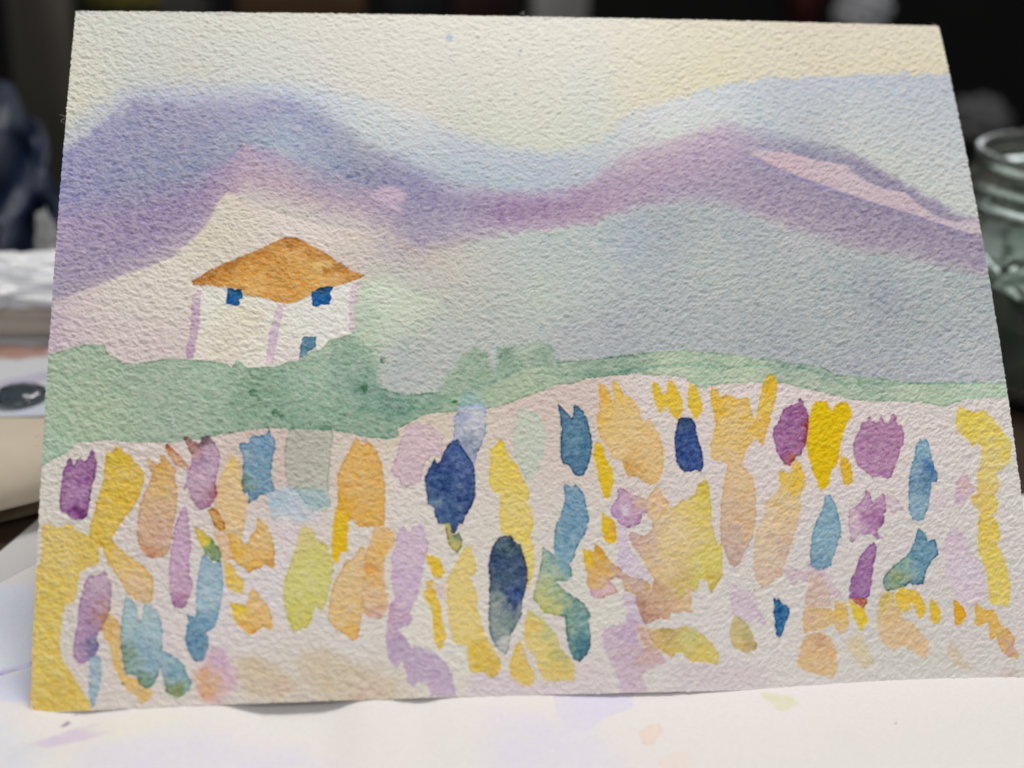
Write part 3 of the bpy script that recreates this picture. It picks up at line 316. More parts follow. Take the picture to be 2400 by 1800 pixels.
('poly','soft_wash','faint mauve wash near the bottom edge',[(109.54,3.88),(116.36,5.34),(122.67,4.42),(127.65,2.32),(124.50,0.00),(113.94,0.23),(109.40,1.51)],(208, 198, 198),[],0,1.270,'o'),
('poly','soft_wash','faint pink blush above the lime dab',[(40.74,30.81),(43.56,30.39),(45.39,29.67),(44.41,27.83),(44.25,25.82),(42.43,26.71),(41.42,28.92)],(217, 204, 204),[],0,0.794,'o'),
('poly','soft_wash','faint lilac blush at the bottom edge',[(74.19,3.43),(80.04,4.11),(83.30,1.29),(90.06,1.78),(89.97,-0.48),(73.27,-0.08)],(210, 198, 202),[],0,1.111,'o'),
('poly','flower_dab','dull pink dab',[(65.20,48.28),(66.83,47.82),(68.21,47.81),(69.56,46.36),(70.22,45.28),(70.35,43.67),(69.97,42.08),(68.25,41.91),(67.20,41.04),(66.66,39.63),(66.10,37.53),(64.89,36.50),(63.87,36.25),(62.69,36.70),(62.28,38.01),(61.19,38.81),(60.78,39.34),(61.39,40.57),(62.10,42.50),(62.47,44.27),(63.18,46.05),(63.73,47.84),(64.59,47.65)],(209, 186, 191),[(67.7,46.4,213,190,192),(64.1,39.3,205,182,189)],0.16,0.175,'o'),
('poly','flower_dab','pale grey blue dab',[(73.24,51.14),(74.73,51.32),(76.50,51.77),(78.22,51.04),(78.21,48.13),(78.05,45.97),(77.10,43.82),(76.36,42.39),(75.87,40.44),(74.40,40.63),(71.93,44.56),(72.33,46.71),(72.31,49.05),(72.95,49.96)],(181, 187, 201),[(73.5,49.4,161,168,191),(76.1,49.4,202,201,204),(75.5,47.2,198,196,200),(75.9,43.1,140,150,171),(74.5,44.7,137,146,166),(77.4,46.3,170,175,189)],0.16,0.175,'o'),
('poly','soft_wash','',[(76.05,54.16),(77.41,52.87),(78.31,50.95),(74.73,51.23),(73.24,51.05),(73.55,52.69),(74.64,53.79)],(204, 208, 216),[],0.04,0.397,'m'),
('poly','flower_dab','large deep blue dab',[(68.67,41.55),(69.16,40.67),(69.68,41.02),(70.33,42.78),(71.76,44.74),(72.98,45.09),(73.63,43.65),(74.95,41.51),(75.77,40.27),(75.88,38.15),(75.90,36.05),(75.67,34.30),(74.84,32.40),(73.95,31.03),(73.39,29.49),(72.72,29.84),(72.43,28.47),(71.65,27.71),(71.17,28.83),(70.85,29.69),(69.15,29.63),(68.51,31.09),(68.37,32.47),(67.20,33.35),(67.24,34.91),(66.85,36.65),(66.88,38.05),(67.69,39.80)],(64, 86, 132),[(72.7,41.9,74,97,146),(70.0,36.6,44,72,120),(73.4,35.7,75,95,140),(67.6,34.0,118,141,162),(71.6,31.4,70,98,136),(74.2,34.0,52,76,124),(68.3,38.7,60,84,132),(73.5,39.2,79,98,144)],0.25,0.175,'o'),
('poly','flower_dab','small olive tip',[(70.18,29.87),(71.11,29.86),(71.33,28.49),(71.82,27.63),(72.68,28.30),(73.31,26.42),(73.30,26.27),(72.76,25.09),(72.41,24.42),(71.41,25.11),(70.76,26.14),(70.47,28.01)],(188, 179, 109),[(72.3,27.5,129,144,125)],0.3,0.175,'o'),
('poly','flower_dab','long lilac trail',[(63.16,29.62),(63.40,28.77),(63.90,28.25),(64.58,29.09),(65.95,29.92),(66.60,28.89),(67.14,26.50),(67.31,26.35),(67.02,24.67),(66.31,22.49),(65.92,19.99),(65.20,17.17),(64.34,15.54),(63.82,14.23),(64.30,13.07),(63.46,12.11),(61.63,11.50),(62.93,10.17),(63.89,8.52),(66.53,8.46),(68.48,6.96),(69.78,5.95),(70.57,4.32),(71.18,2.22),(71.46,0.13),(67.19,0.24),(66.58,2.49),(65.10,2.69),(64.11,1.92),(63.30,2.74),(63.01,4.67),(62.21,6.14),(61.37,5.03),(60.41,6.02),(59.77,7.65),(59.64,9.92),(60.01,13.17),(60.54,16.11),(61.37,16.42),(61.07,18.08),(60.69,20.58),(60.81,23.93),(61.52,26.45),(61.88,28.14),(62.22,28.61)],(201, 178, 196),[(60.3,14.0,194,160,179),(63.8,24.7,208,186,201),(61.9,9.1,181,160,183),(68.4,4.1,186,167,188),(62.7,17.2,202,180,199),(66.0,5.7,185,165,186),(67.7,7.8,202,189,197)],0.07,0.278,'o'),
('poly','flower_dab','pale grey green dab',[(84.01,50.49),(85.26,50.86),(86.99,50.13),(88.02,49.40),(88.64,47.58),(89.08,45.77),(88.64,43.79),(87.98,40.93),(87.37,39.15),(86.26,37.57),(85.20,37.22),(84.38,38.63),(83.77,40.58),(82.95,41.83),(82.88,44.52),(83.16,47.22),(83.57,48.49)],(196, 201, 186),[],0.05,0.238,'o'),
('poly','flower_dab','tall yellow dab',[(80.45,44.97),(81.13,44.52),(81.59,42.91),(82.57,41.12),(83.41,40.41),(84.19,38.10),(85.16,36.34),(85.53,34.93),(85.12,33.37),(85.90,31.28),(85.99,29.20),(85.32,27.66),(85.51,25.96),(85.60,26.14),(86.01,23.58),(85.75,21.38),(84.99,19.36),(84.41,17.69),(84.52,20.55),(83.97,24.11),(83.04,26.51),(80.85,27.55),(80.18,28.22),(79.91,30.11),(79.98,32.19),(80.25,34.79),(78.73,35.68),(78.26,37.08),(78.30,38.31),(78.74,40.96),(78.64,43.10),(79.72,43.99)],(222, 201, 111),[(80.4,44.2,226,198,80),(82.1,38.3,222,198,101),(82.7,32.2,222,200,126),(85.3,22.7,226,204,126)],0.1,0.175,'o'),
('poly','flower_dab','dark navy dab fading to grey',[(79.81,27.39),(80.85,27.55),(81.87,27.46),(82.52,26.34),(83.53,25.82),(84.13,23.60),(84.57,21.90),(84.57,19.70),(84.07,17.70),(83.51,16.37),(83.23,13.55),(82.33,11.91),(81.25,10.12),(80.85,8.16),(80.13,6.70),(79.31,7.37),(78.18,8.70),(77.56,10.35),(77.38,12.82),(77.57,16.13),(77.76,19.46),(77.68,22.32),(77.91,24.01),(78.56,25.70)],(65, 84, 111),[(80.8,25.8,71,94,105),(79.8,22.8,55,76,110),(82.3,21.1,71,90,115),(80.6,19.4,63,84,111),(82.5,17.4,62,85,134),(82.1,15.6,49,72,110),(78.4,17.1,122,137,135),(78.4,15.1,142,154,147),(78.6,12.8,145,158,149),(81.2,13.1,128,143,140),(79.4,11.1,152,162,152),(80.2,8.2,193,193,187),(83.1,15.0,151,159,159)],0.2,0.175,'o'),
('poly','flower_dab','small golden dab',[(66.68,24.42),(68.02,24.14),(69.52,23.45),(69.41,22.44),(69.97,21.25),(69.61,20.17),(68.11,20.45),(67.79,21.29),(67.31,22.47),(66.82,23.15)],(229, 190, 64),[],0.08,0.175,'o'),
('poly','soft_wash','',[(68.09,19.78),(70.08,18.91),(70.02,16.42),(68.70,16.94)],(212, 192, 182),[],0,0.476,'o'),
('poly','flower_dab','thin golden strip',[(66.75,19.80),(67.93,19.95),(68.22,17.95),(68.85,16.28),(69.32,14.95),(69.36,12.97),(69.90,11.32),(69.88,10.18),(69.34,8.40),(68.83,7.84),(68.27,8.74),(67.88,9.73),(67.76,12.18),(67.80,13.82),(67.17,15.48),(66.52,16.65),(66.21,17.65),(66.72,18.31)],(223, 191, 87),[(67.4,19.1,219,188,115),(68.6,13.8,225,188,74)],0.06,0.175,'o'),
('poly','flower_dab','broad pale yellow dab',[(74.15,26.18),(74.79,24.90),(75.42,23.19),(75.63,21.67),(75.34,20.67),(74.33,20.68),(74.80,19.34),(75.43,17.83),(75.64,16.32),(75.51,14.83),(76.11,12.51),(76.57,10.86),(77.36,9.21),(78.15,7.88),(79.11,6.40),(79.48,4.77),(78.70,3.81),(78.17,3.02),(77.34,3.20),(76.20,4.03),(74.20,3.91),(73.74,5.22),(73.46,7.33),(73.50,8.63),(72.50,8.57),(71.18,9.17),(70.89,10.97),(70.44,12.95),(70.27,16.25),(70.26,19.58),(70.98,21.24),(72.20,23.07),(72.92,24.58)],(222, 200, 128),[(75.9,6.3,215,183,87),(77.5,4.3,207,178,91),(73.0,19.5,220,198,126),(73.6,12.9,222,200,132)],0.07,0.175,'o'),
('poly','flower_dab','teal blue dab with two tips',[(91.41,51.72),(92.34,50.71),(93.35,49.61),(93.85,48.92),(94.10,49.61),(94.33,51.27),(94.53,51.63),(95.39,51.08),(96.23,49.99),(96.86,48.52),(96.95,47.06),(97.32,45.61),(97.39,43.81),(96.92,41.65),(96.36,39.69),(95.40,38.27),(94.51,38.09),(93.82,38.36),(93.18,39.51),(92.68,40.23),(91.81,40.32),(91.43,41.48),(91.46,43.99),(91.78,46.70),(91.64,49.24)],(86, 125, 150),[(94.2,44.9,92,133,156)],0.3,0.175,'o'),
('poly','flower_dab','blue dab running into a green one',[(91.82,36.95),(92.67,36.51),(93.36,36.24),(93.91,36.59),(94.58,35.97),(95.39,34.74),(95.58,33.33),(95.94,31.76),(96.01,29.69),(96.03,30.22),(95.59,28.49),(94.63,26.77),(93.51,25.23),(92.90,23.36),(92.16,22.34),(92.46,21.32),(92.41,20.31),(92.03,19.63),(91.50,19.30),(89.61,19.41),(90.59,18.14),(91.92,17.11),(93.26,16.25),(94.42,15.40),(95.06,14.22),(95.44,13.21),(95.05,12.39),(95.36,9.73),(95.19,7.91),(94.17,6.29),(93.11,5.49),(92.10,5.83),(91.47,6.99),(91.12,8.81),(90.97,11.29),(90.89,13.28),(89.69,13.30),(86.98,14.01),(86.19,15.35),(85.29,16.53),(85.79,18.36),(86.77,21.39),(87.22,23.93),(87.47,25.54),(88.13,24.94),(89.31,24.25),(89.51,26.81),(89.87,29.05),(90.65,30.77),(90.44,30.05),(91.03,31.44),(91.84,33.87),(91.68,35.98)],(127, 161, 181),[(93.5,32.5,122,158,178),(92.5,29.0,113,150,174),(91.4,23.9,128,163,185),(91.7,20.7,131,163,160),(88.1,23.9,159,179,157),(87.3,18.0,179,185,141),(87.5,15.0,206,198,114),(86.6,16.7,188,186,129),(89.2,14.1,196,192,122),(92.5,15.4,110,146,141),(93.4,12.1,125,159,159),(93.6,7.9,68,112,127),(91.9,8.8,110,147,137),(89.3,17.1,173,183,140),(88.2,19.7,171,186,158),(91.7,12.9,120,154,143)],0.2,0.175,'o'),
('poly','flower_dab','yellow green dab',[(84.54,14.54),(85.78,13.69),(87.09,12.51),(88.24,11.33),(89.38,9.99),(89.65,8.34),(90.45,7.18),(91.75,5.68),(92.39,4.68),(92.16,4.22),(92.08,2.27),(86.79,2.30),(85.67,4.74),(85.33,6.31),(83.97,7.91),(83.40,9.10),(83.72,12.25),(84.20,14.23)],(218, 196, 124),[(84.9,12.2,220,192,111),(87.9,10.5,190,189,134),(86.4,8.1,220,198,128),(89.3,3.9,212,186,111),(90.1,6.4,186,184,124),(85.4,13.7,188,189,124)],0.05,0.238,'o'),
('poly','flower_dab','small mustard dab',[(82.74,9.27),(83.22,8.60),(83.66,6.80),(84.27,4.99),(85.08,4.00),(85.29,2.86),(84.83,1.74),(84.14,1.43),(82.64,1.79),(81.34,2.95),(80.80,4.09),(80.93,5.71),(81.68,7.81)],(216, 188, 107),[],0.05,0.278,'o'),
('poly','flower_dab','broad light orange dab',[(101.83,56.34),(102.53,55.94),(103.36,54.82),(103.73,53.52),(104.71,53.24),(105.72,52.23),(106.53,50.75),(106.87,49.10),(107.26,48.18),(108.22,49.01),(108.86,47.82),(109.83,46.18),(110.40,44.00),(110.49,41.29),(110.14,38.95),(109.41,37.35),(108.82,36.64),(107.38,36.55),(106.02,37.53),(105.16,38.16),(103.73,37.98),(103.08,39.14),(102.49,41.11),(100.90,41.29),(100.29,43.09),(99.81,43.99),(98.81,45.25),(98.56,47.07),(98.53,49.62),(99.00,49.99),(99.19,53.13),(99.35,55.73),(100.14,55.36),(100.96,54.06),(101.43,52.95),(101.46,52.03),(101.90,51.84),(101.89,53.14),(101.72,54.63)],(223, 191, 136),[(99.7,54.1,222,178,77),(102.5,55.0,223,190,101),(104.2,47.6,224,193,136),(104.5,39.3,207,166,98),(108.2,41.3,222,188,134),(98.8,48.5,223,185,103),(102.1,43.1,224,194,139)],0.1,0.175,'o'),
('poly','flower_dab','golden strip with a bend',[(98.06,44.62),(98.76,44.35),(99.41,43.27),(99.58,41.65),(100.31,40.39),(100.87,39.32),(100.91,37.01),(100.37,35.42),(99.75,33.84),(98.90,34.37),(98.46,35.96),(98.20,37.73),(97.82,40.40),(97.47,42.01),(97.65,43.63)],(223, 188, 43),[],0.06,0.175,'o'),
('poly','flower_dab','yellow dab shaped like a letter m',[(109.56,56.39),(110.50,55.42),(111.27,53.55),(111.73,53.56),(112.12,55.05),(112.40,56.37),(113.46,55.81),(114.26,54.31),(114.76,52.45),(114.90,50.78),(114.35,49.49),(113.47,48.75),(112.45,49.67),(112.00,50.96),(111.45,50.96),(110.84,50.03),(110.30,50.21),(109.67,51.50),(109.24,53.17),(109.18,54.85)],(223, 190, 68),[],0.06,0.175,'o'),
('poly','flower_dab','yellow leaf shaped dab',[(116.59,55.92),(117.44,55.08),(118.18,53.96),(118.47,51.91),(118.54,50.42),(117.93,49.68),(117.30,48.76),(116.60,49.12),(116.15,50.42),(115.72,51.90),(115.87,53.76),(116.26,55.26)],(223, 191, 68),[],0.06,0.175,'o'),
('poly','flower_dab','navy blue dab',[(113.86,49.03),(115.15,49.31),(116.41,48.94),(116.94,47.65),(117.08,45.82),(117.62,43.45),(117.94,41.64),(117.81,40.02),(117.26,38.76),(116.22,39.30),(115.65,38.94),(114.19,38.86),(113.35,39.67),(112.72,40.92),(112.69,43.09),(112.64,44.91),(113.15,46.91)],(58, 82, 136),[(115.1,48.6,53,80,110)],0.15,0.175,'o'),
('poly','flower_dab','light orange dab with a raised arm',[(120.58,55.19),(121.46,54.72),(122.24,53.04),(122.83,53.41),(124.15,53.70),(124.82,52.95),(125.72,52.67),(127.44,53.24),(127.66,51.56),(128.01,49.33),(128.43,48.77),(128.98,50.81),(129.67,53.24),(130.44,55.50),(131.12,56.83),(132.15,57.78),(132.84,57.21),(133.39,56.08),(132.89,53.81),(132.17,51.19),(131.47,49.70),(131.24,48.22),(130.59,47.11),(130.07,45.46),(129.24,43.44),(128.85,44.17),(128.36,44.91),(127.59,44.54),(126.79,43.81),(125.73,42.18),(125.20,40.18),(126.19,38.92),(127.09,37.66),(127.23,34.97),(127.10,32.30),(126.72,28.81),(125.90,26.53),(125.29,25.67),(124.26,23.94),(123.21,22.04),(122.08,21.28),(121.24,22.06),(120.84,23.97),(120.08,25.89),(120.06,27.98),(120.25,30.58),(120.70,34.11),(121.53,37.68),(122.46,40.19),(121.95,40.73),(119.98,41.10),(119.31,41.82),(119.48,44.00),(119.98,45.64),(120.70,47.84),(120.61,48.95),(120.37,50.43),(120.10,51.73),(120.26,53.59)],(224, 193, 142),[(124.4,48.6,225,194,140),(120.8,53.2,225,185,88),(120.6,50.8,225,180,57),(132.1,57.2,188,176,62),(131.7,55.5,228,184,46),(131.4,54.2,225,178,52),(130.9,52.3,228,196,109),(130.9,48.6,225,180,72),(129.2,44.0,222,185,118),(124.3,37.7,220,190,150),(123.3,32.3,209,180,150),(122.0,27.1,200,172,158),(122.0,22.7,192,166,158),(124.9,30.1,215,183,144),(123.6,25.3,205,180,160)],0.08,0.175,'o'),
('poly','flower_dab','deep purple dab',[(137.48,53.06),(138.02,51.94),(138.67,50.07),(138.77,48.21),(138.25,45.80),(137.68,43.78),(136.87,43.05),(136.47,41.78),(135.64,41.78),(134.35,39.79),(133.27,40.16),(132.80,41.07),(131.83,42.53),(131.78,43.99),(131.45,45.45),(131.68,46.92),(132.95,48.59),(133.68,50.44),(134.69,51.28),(136.04,51.75),(137.01,52.12)],(161, 111, 156),[(138.5,47.7,148,51,62),(138.0,44.9,148,54,62),(135.0,41.2,165,81,64),(132.5,43.4,174,116,161),(135.6,46.7,159,111,156),(134.5,49.5,157,105,151),(134.3,43.1,161,111,156),(137.2,48.6,159,109,154),(136.9,44.9,159,109,154)],0.12,0.175,'o'),
('poly','flower_dab','deep golden yellow dab',[(140.21,52.31),(141.52,52.31),(142.48,52.49),(142.90,51.18),(143.38,50.43),(144.27,51.74),(145.46,52.30),(146.38,52.10),(147.15,50.60),(147.10,49.29),(146.14,48.18),(145.19,46.33),(144.44,44.48),(143.82,42.10),(143.36,40.28),(142.44,39.38),(141.76,38.11),(141.40,36.31),(140.42,35.78),(139.62,35.07),(139.20,36.51),(138.50,38.86),(137.99,41.22),(137.66,43.60),(138.29,46.17),(138.71,48.58),(139.31,50.81)],(229, 188, 19),[],0.06,0.175,'o'),
('poly','flower_dab','small golden leaf dab',[(144.38,42.10),(145.24,41.36),(145.94,40.08),(146.05,38.44),(145.99,36.99),(145.09,36.28),(144.18,36.47),(143.98,38.09),(143.77,39.73),(143.92,41.19)],(223, 182, 58),[],0.08,0.175,'o'),
('poly','flower_dab','faded tan dab with two yellow tips',[(135.57,41.05),(136.41,40.14),(136.81,38.51),(136.85,35.99),(135.95,35.27),(135.59,32.24),(134.90,29.62),(133.75,26.99),(132.59,24.02),(131.48,21.60),(130.77,19.54),(129.68,19.38),(128.50,18.19),(127.02,17.70),(126.06,19.25),(125.74,20.98),(126.10,24.44),(126.74,27.93),(128.41,30.55),(128.74,32.29),(129.39,33.53),(130.96,34.77),(131.97,35.84),(131.97,37.99),(132.09,39.26),(132.97,38.89),(134.04,38.53),(134.56,40.15)],(218, 194, 161),[(135.7,38.5,225,189,91),(132.6,37.1,223,189,95),(136.5,36.7,225,188,72),(133.4,33.1,220,194,154),(129.4,28.8,222,198,163),(131.9,24.9,204,178,160),(128.3,20.1,212,187,168),(129.8,23.5,214,193,167)],0.06,0.238,'o'),
('poly','flower_dab','round mauve dab with three tips',[(150.54,49.53),(150.97,48.31),(151.89,48.11),(152.89,49.51),(153.39,48.10),(153.93,47.91),(154.66,49.40),(155.29,49.96),(155.74,49.02),(155.76,47.52),(156.54,47.79),(156.87,45.83),(156.59,44.17),(155.78,42.89),(155.25,41.42),(154.50,39.78),(153.33,37.61),(152.56,37.35),(151.50,37.81),(149.81,37.65),(148.79,38.57),(147.26,39.86),(146.69,41.51),(146.62,43.53),(147.26,45.18),(148.15,46.47),(148.87,47.95),(149.89,48.69)],(180, 135, 168),[(151.7,44.4,176,131,164),(149.3,39.8,183,140,172)],0.1,0.175,'o'),
('poly','flower_dab','blue dab with a deeper blot',[(159.77,44.96),(160.27,44.49),(160.89,44.95),(161.44,44.10),(161.67,42.07),(161.81,40.96),(161.92,39.49),(162.51,38.20),(162.13,36.57),(161.21,36.58),(160.57,34.24),(159.91,31.73),(159.26,30.84),(158.96,29.77),(157.81,29.35),(156.73,29.63),(156.29,30.71),(156.16,32.87),(156.61,36.11),(157.23,39.20),(158.23,41.38),(158.81,43.22)],(134, 169, 187),[(160.4,42.5,143,176,192),(160.6,39.0,74,120,162),(160.9,37.3,95,133,166),(159.8,37.7,93,123,154),(158.1,35.7,119,150,171),(157.8,32.5,151,176,189),(158.1,38.8,140,169,188)],0.16,0.175,'o'),
('poly','flower_dab','long yellow trail on the right',[(168.33,51.12),(169.29,50.53),(170.88,49.75),(172.85,50.37),(173.80,49.13),(175.12,47.78),(176.16,45.88),(177.40,43.98),(177.28,42.49),(176.45,39.74),(175.48,39.39),(174.59,38.31),(173.67,38.33),(173.97,36.31),(173.76,34.68),(172.77,34.16),(173.39,32.51),(172.78,30.54),(171.93,30.38),(172.67,28.92),(173.08,26.94),(172.79,25.35),(172.62,25.40),(172.03,25.06),(172.91,23.26),(173.43,21.48),(173.55,19.36),(173.89,17.60),(173.48,14.82),(172.95,13.27),(172.02,13.82),(170.19,13.70),(169.60,14.94),(169.58,17.20),(169.74,19.47),(169.05,21.43),(168.58,23.74),(168.64,25.86),(169.20,29.06),(169.26,29.55),(169.63,31.16),(168.48,32.27),(168.12,33.90),(169.48,34.42),(170.06,37.68),(170.97,40.42),(171.54,43.37),(170.65,43.76),(169.84,43.22),(168.91,44.72),(167.40,46.06),(167.00,47.37),(167.50,49.81)],(224, 202, 109),[(172.5,39.5,222,202,134),(169.0,33.7,222,192,124),(169.1,48.8,228,202,93),(171.9,27.2,222,198,98),(171.6,16.6,222,202,113)],0.07,0.175,'o'),
('poly','flower_dab','slim light blue dab',[(141.37,34.67),(141.99,33.41),(142.57,31.80),(142.77,30.02),(142.96,28.24),(142.55,25.78),(142.83,27.76),(142.17,25.66),(141.04,23.22),(140.35,21.66),(139.19,20.98),(138.06,20.48),(137.19,21.01),(136.33,21.54),(136.66,24.32),(137.43,27.83),(137.65,28.30),(138.76,30.41),(139.66,32.18),(140.40,34.14)],(137, 169, 184),[(138.0,21.7,124,155,177),(138.8,26.9,147,177,191)],0.15,0.175,'o'),
('poly','flower_dab','ragged mauve dab',[(148.47,35.50),(149.10,34.41),(149.32,32.97),(150.34,33.85),(151.36,34.74),(151.93,34.01),(151.98,31.86),(151.32,30.79),(151.35,29.37),(150.33,28.32),(149.50,27.44),(150.68,26.36),(149.75,26.20),(148.37,27.11),(146.70,26.95),(147.25,26.99),(146.19,27.36),(144.92,25.62),(144.49,25.98),(144.38,28.63),(144.24,29.11),(144.78,31.77),(145.35,31.94),(146.32,32.47),(147.55,33.71)],(196, 162, 188),[(149.2,29.9,167,115,160),(150.8,29.6,157,103,149),(145.5,30.0,209,186,195),(148.7,34.4,190,152,179),(149.0,29.8,174,125,166),(144.9,27.7,207,182,195)],0.16,0.175,'o'),
('poly','flower_dab','faint mauve outline',[(152.25,34.46),(153.33,34.17),(154.51,33.07),(155.43,31.27),(153.97,31.47),(152.97,30.68),(152.53,31.85),(152.09,32.93)],(213, 198, 200),[],0.14,0.143,'o'),
('poly','flower_dab','purple leaf dab',[(148.87,25.73),(149.23,24.67),(149.11,23.44),(148.39,21.70),(148.01,19.62),(147.67,17.89),(146.90,15.49),(143.27,15.55),(143.33,17.28),(143.94,19.00),(145.04,21.06),(145.75,22.80),(146.98,24.18),(148.20,25.39)],(161, 117, 161),[(145.6,17.2,156,113,160)],0.12,0.175,'o'),
('poly','flower_dab','small yellow dab under the purple one',[(143.07,15.39),(143.95,15.03),(144.96,14.15),(146.03,13.95),(146.11,12.75),(146.56,11.72),(145.73,10.54),(144.93,9.70),(144.33,11.08),(143.71,12.29),(143.49,14.00)],(224, 193, 68),[],0.04,0.238,'o'),
('poly','flower_dab','rust coloured overlap',[(143.37,15.72),(145.09,15.57),(146.82,15.66),(146.35,14.46),(145.84,13.87),(144.97,14.32),(143.95,15.03)],(187, 115, 89),[],0.15,0.175,'o'),
('poly','flower_dab','tan dab beside the yellow trail',[(149.52,16.30),(150.48,16.80),(151.73,16.42),(151.89,14.35),(152.54,13.47),(153.09,11.57),(154.69,11.19),(155.68,10.14),(156.64,8.74),(157.46,7.87),(157.27,5.83),(156.78,4.49),(155.07,5.55),(153.52,6.44),(153.04,7.13),(150.99,6.50),(149.41,7.05),(148.46,8.60),(148.15,11.17),(148.35,13.39),(148.87,15.10)],(217, 189, 154),[(150.4,15.4,204,182,108),(151.2,12.8,216,187,139),(155.4,9.3,215,186,146),(156.0,5.9,218,190,150)],0.05,0.317,'o'),
('poly','flower_dab','teal leaf dab turning green',[(157.49,28.16),(158.18,27.70),(158.86,27.15),(159.17,25.73),(160.57,25.96),(160.79,24.63),(161.01,23.21),(159.62,22.19),(158.54,20.63),(157.83,19.07),(157.34,17.86),(155.68,17.64),(155.00,18.18),(153.65,17.42),(151.96,16.94),(150.30,16.80),(149.82,17.50),(149.95,18.89),(150.80,20.09),(152.60,21.63),(154.16,22.65),(155.59,24.03),(156.71,25.95)],(107, 149, 170),[(158.3,24.0,109,150,171),(157.4,20.5,117,155,171),(153.8,21.3,143,172,159),(152.8,19.5,160,166,112),(151.7,17.6,140,162,129),(156.3,18.1,94,132,153),(155.0,20.2,133,165,163)],0.2,0.175,'o'),
('poly','flower_dab','yellow dab with two feet',[(153.10,17.44),(153.98,17.07),(155.62,17.03),(156.61,15.97),(157.53,14.22),(157.36,12.50),(156.19,11.67),(155.73,12.54),(155.16,14.27),(154.90,15.32),(154.63,13.43),(153.75,12.84),(152.70,13.30),(152.07,14.34),(151.87,16.08)],(225, 189, 76),[],0.06,0.175,'o'),
('poly','flower_dab','small yellow oval dab',[(158.64,15.32),(159.56,14.52),(160.26,13.29),(160.21,11.91),(159.75,10.89),(158.63,10.66),(158.22,11.96),(158.22,13.86)],(223, 187, 66),[],0.08,0.175,'o'),
('poly','flower_dab','small orange oval dab',[(162.98,15.03),(163.92,14.40),(164.71,13.34),(164.97,12.30),(164.48,11.11),(163.68,10.35),(162.79,10.47),(162.76,12.01),(162.74,13.57)],(221, 171, 49),[],0.12,0.175,'o'),
('poly','flower_dab','orange zigzag trail',[(167.01,14.49),(167.83,13.60),(169.02,12.87),(169.78,13.20),(170.75,12.13),(171.10,10.39),(172.28,9.66),(173.55,8.08),(173.37,6.37),(174.10,4.80),(174.03,4.12),(172.26,4.35),(171.12,5.42),(170.51,6.46),(170.33,8.18),(169.00,7.54),(168.94,8.74),(169.00,10.97),(167.45,9.99),(166.49,10.36),(166.70,12.42)],(220, 183, 103),[(167.5,12.4,221,181,88),(170.0,10.6,219,181,99),(172.1,8.0,207,170,129),(172.7,5.4,202,167,152)],0.1,0.175,'o'),
('poly','flower_dab','pink tan dab',[(136.08,20.16),(137.72,20.13),(139.05,18.73),(139.76,16.48),(139.75,14.24),(134.68,14.25),(135.01,16.04),(135.73,18.09)],(208, 184, 171),[],0.05,0.238,'o'),
('poly','flower_dab','yellow tan dab',[(140.56,15.17),(142.73,15.05),(142.82,12.99),(142.83,10.94),(142.11,9.93),(141.15,9.27),(140.49,10.13),(139.87,11.34),(138.72,10.51),(136.87,10.04),(134.31,9.58),(134.14,11.95),(134.69,14.33),(139.00,13.91),(140.24,13.55)],(215, 185, 136),[(141.5,13.0,219,184,103),(136.1,12.3,211,181,154)],0.07,0.238,'o'),
('poly','soft_wash','mauve splash',[(135.90,22.24),(136.73,21.36),(137.76,20.65),(138.70,20.99),(139.52,19.93),(140.47,18.36),(141.79,16.79),(142.03,15.40),(140.79,15.77),(139.94,16.47),(139.31,17.52),(138.23,19.78),(136.26,20.15),(135.60,18.78),(134.03,19.49),(133.14,17.44),(132.34,18.83),(131.54,20.05),(131.27,21.26),(132.57,21.59),(134.14,20.88),(135.79,21.03)],(208, 188, 193),[],0.06,0.238,'o'),
('poly','flower_dab','tan dab near the bottom edge',[(134.12,9.41),(136.85,9.70),(138.62,9.32),(139.59,7.95),(140.17,6.25),(140.06,3.73),(139.70,2.45),(139.00,1.86),(136.24,2.33),(132.48,3.81),(133.09,6.21),(134.38,9.02)],(215, 183, 140),[(137.3,8.5,202,164,132)],0.03,0.397,'o'),
('poly','flower_dab','small bright blue dab',[(129.14,16.04),(129.64,15.44),(130.04,15.94),(130.43,15.25),(131.29,14.73),(131.87,14.04),(131.89,13.18),(131.04,11.50),(130.37,9.82),(129.58,8.82),(129.10,9.50),(128.98,11.53),(128.84,13.23)],(53, 113, 154),[(130.1,13.6,38,90,137)],0.2,0.175,'o'),
('poly','flower_dab','lilac wing shaped dab',[(122.14,18.45),(123.07,17.75),(124.65,17.22),(125.52,16.86),(125.96,15.49),(126.03,14.13),(126.83,12.76),(127.44,11.39),(126.54,11.24),(125.36,12.27),(124.24,11.61),(122.68,12.31),(121.31,13.18),(121.09,15.05),(121.00,17.60)],(208, 191, 200),[],0.06,0.238,'o'),
('poly','flower_dab','olive dab',[(121.48,13.01),(122.68,12.31),(123.70,11.62),(124.51,10.43),(124.94,8.90),(125.41,8.06),(125.15,6.89),(124.07,6.74),(123.31,6.09),(122.31,6.94),(121.26,7.29),(120.62,8.31),(120.49,10.32),(120.85,11.67)],(200, 184, 134),[(122.4,7.8,210,187,118),(124.9,7.7,170,157,95),(123.9,9.3,183,175,129),(123.0,6.6,195,172,140)],0.08,0.206,'o'),
('poly','soft_wash','faint tan blot',[(143.10,8.89),(144.93,9.02),(145.70,7.48),(146.44,5.60),(147.05,4.23),(145.34,3.26),(143.62,4.31),(142.52,6.20),(142.07,7.39)],(212, 197, 168),[],0.02,0.556,'o'),
('poly','soft_wash','faint tan blot',[(161.40,7.42),(162.47,7.22),(163.04,5.67),(163.97,4.11),(165.28,2.71),(162.94,2.78),(161.60,3.84),(160.70,5.74)],(208, 193, 173),[],0.02,0.556,'o'),
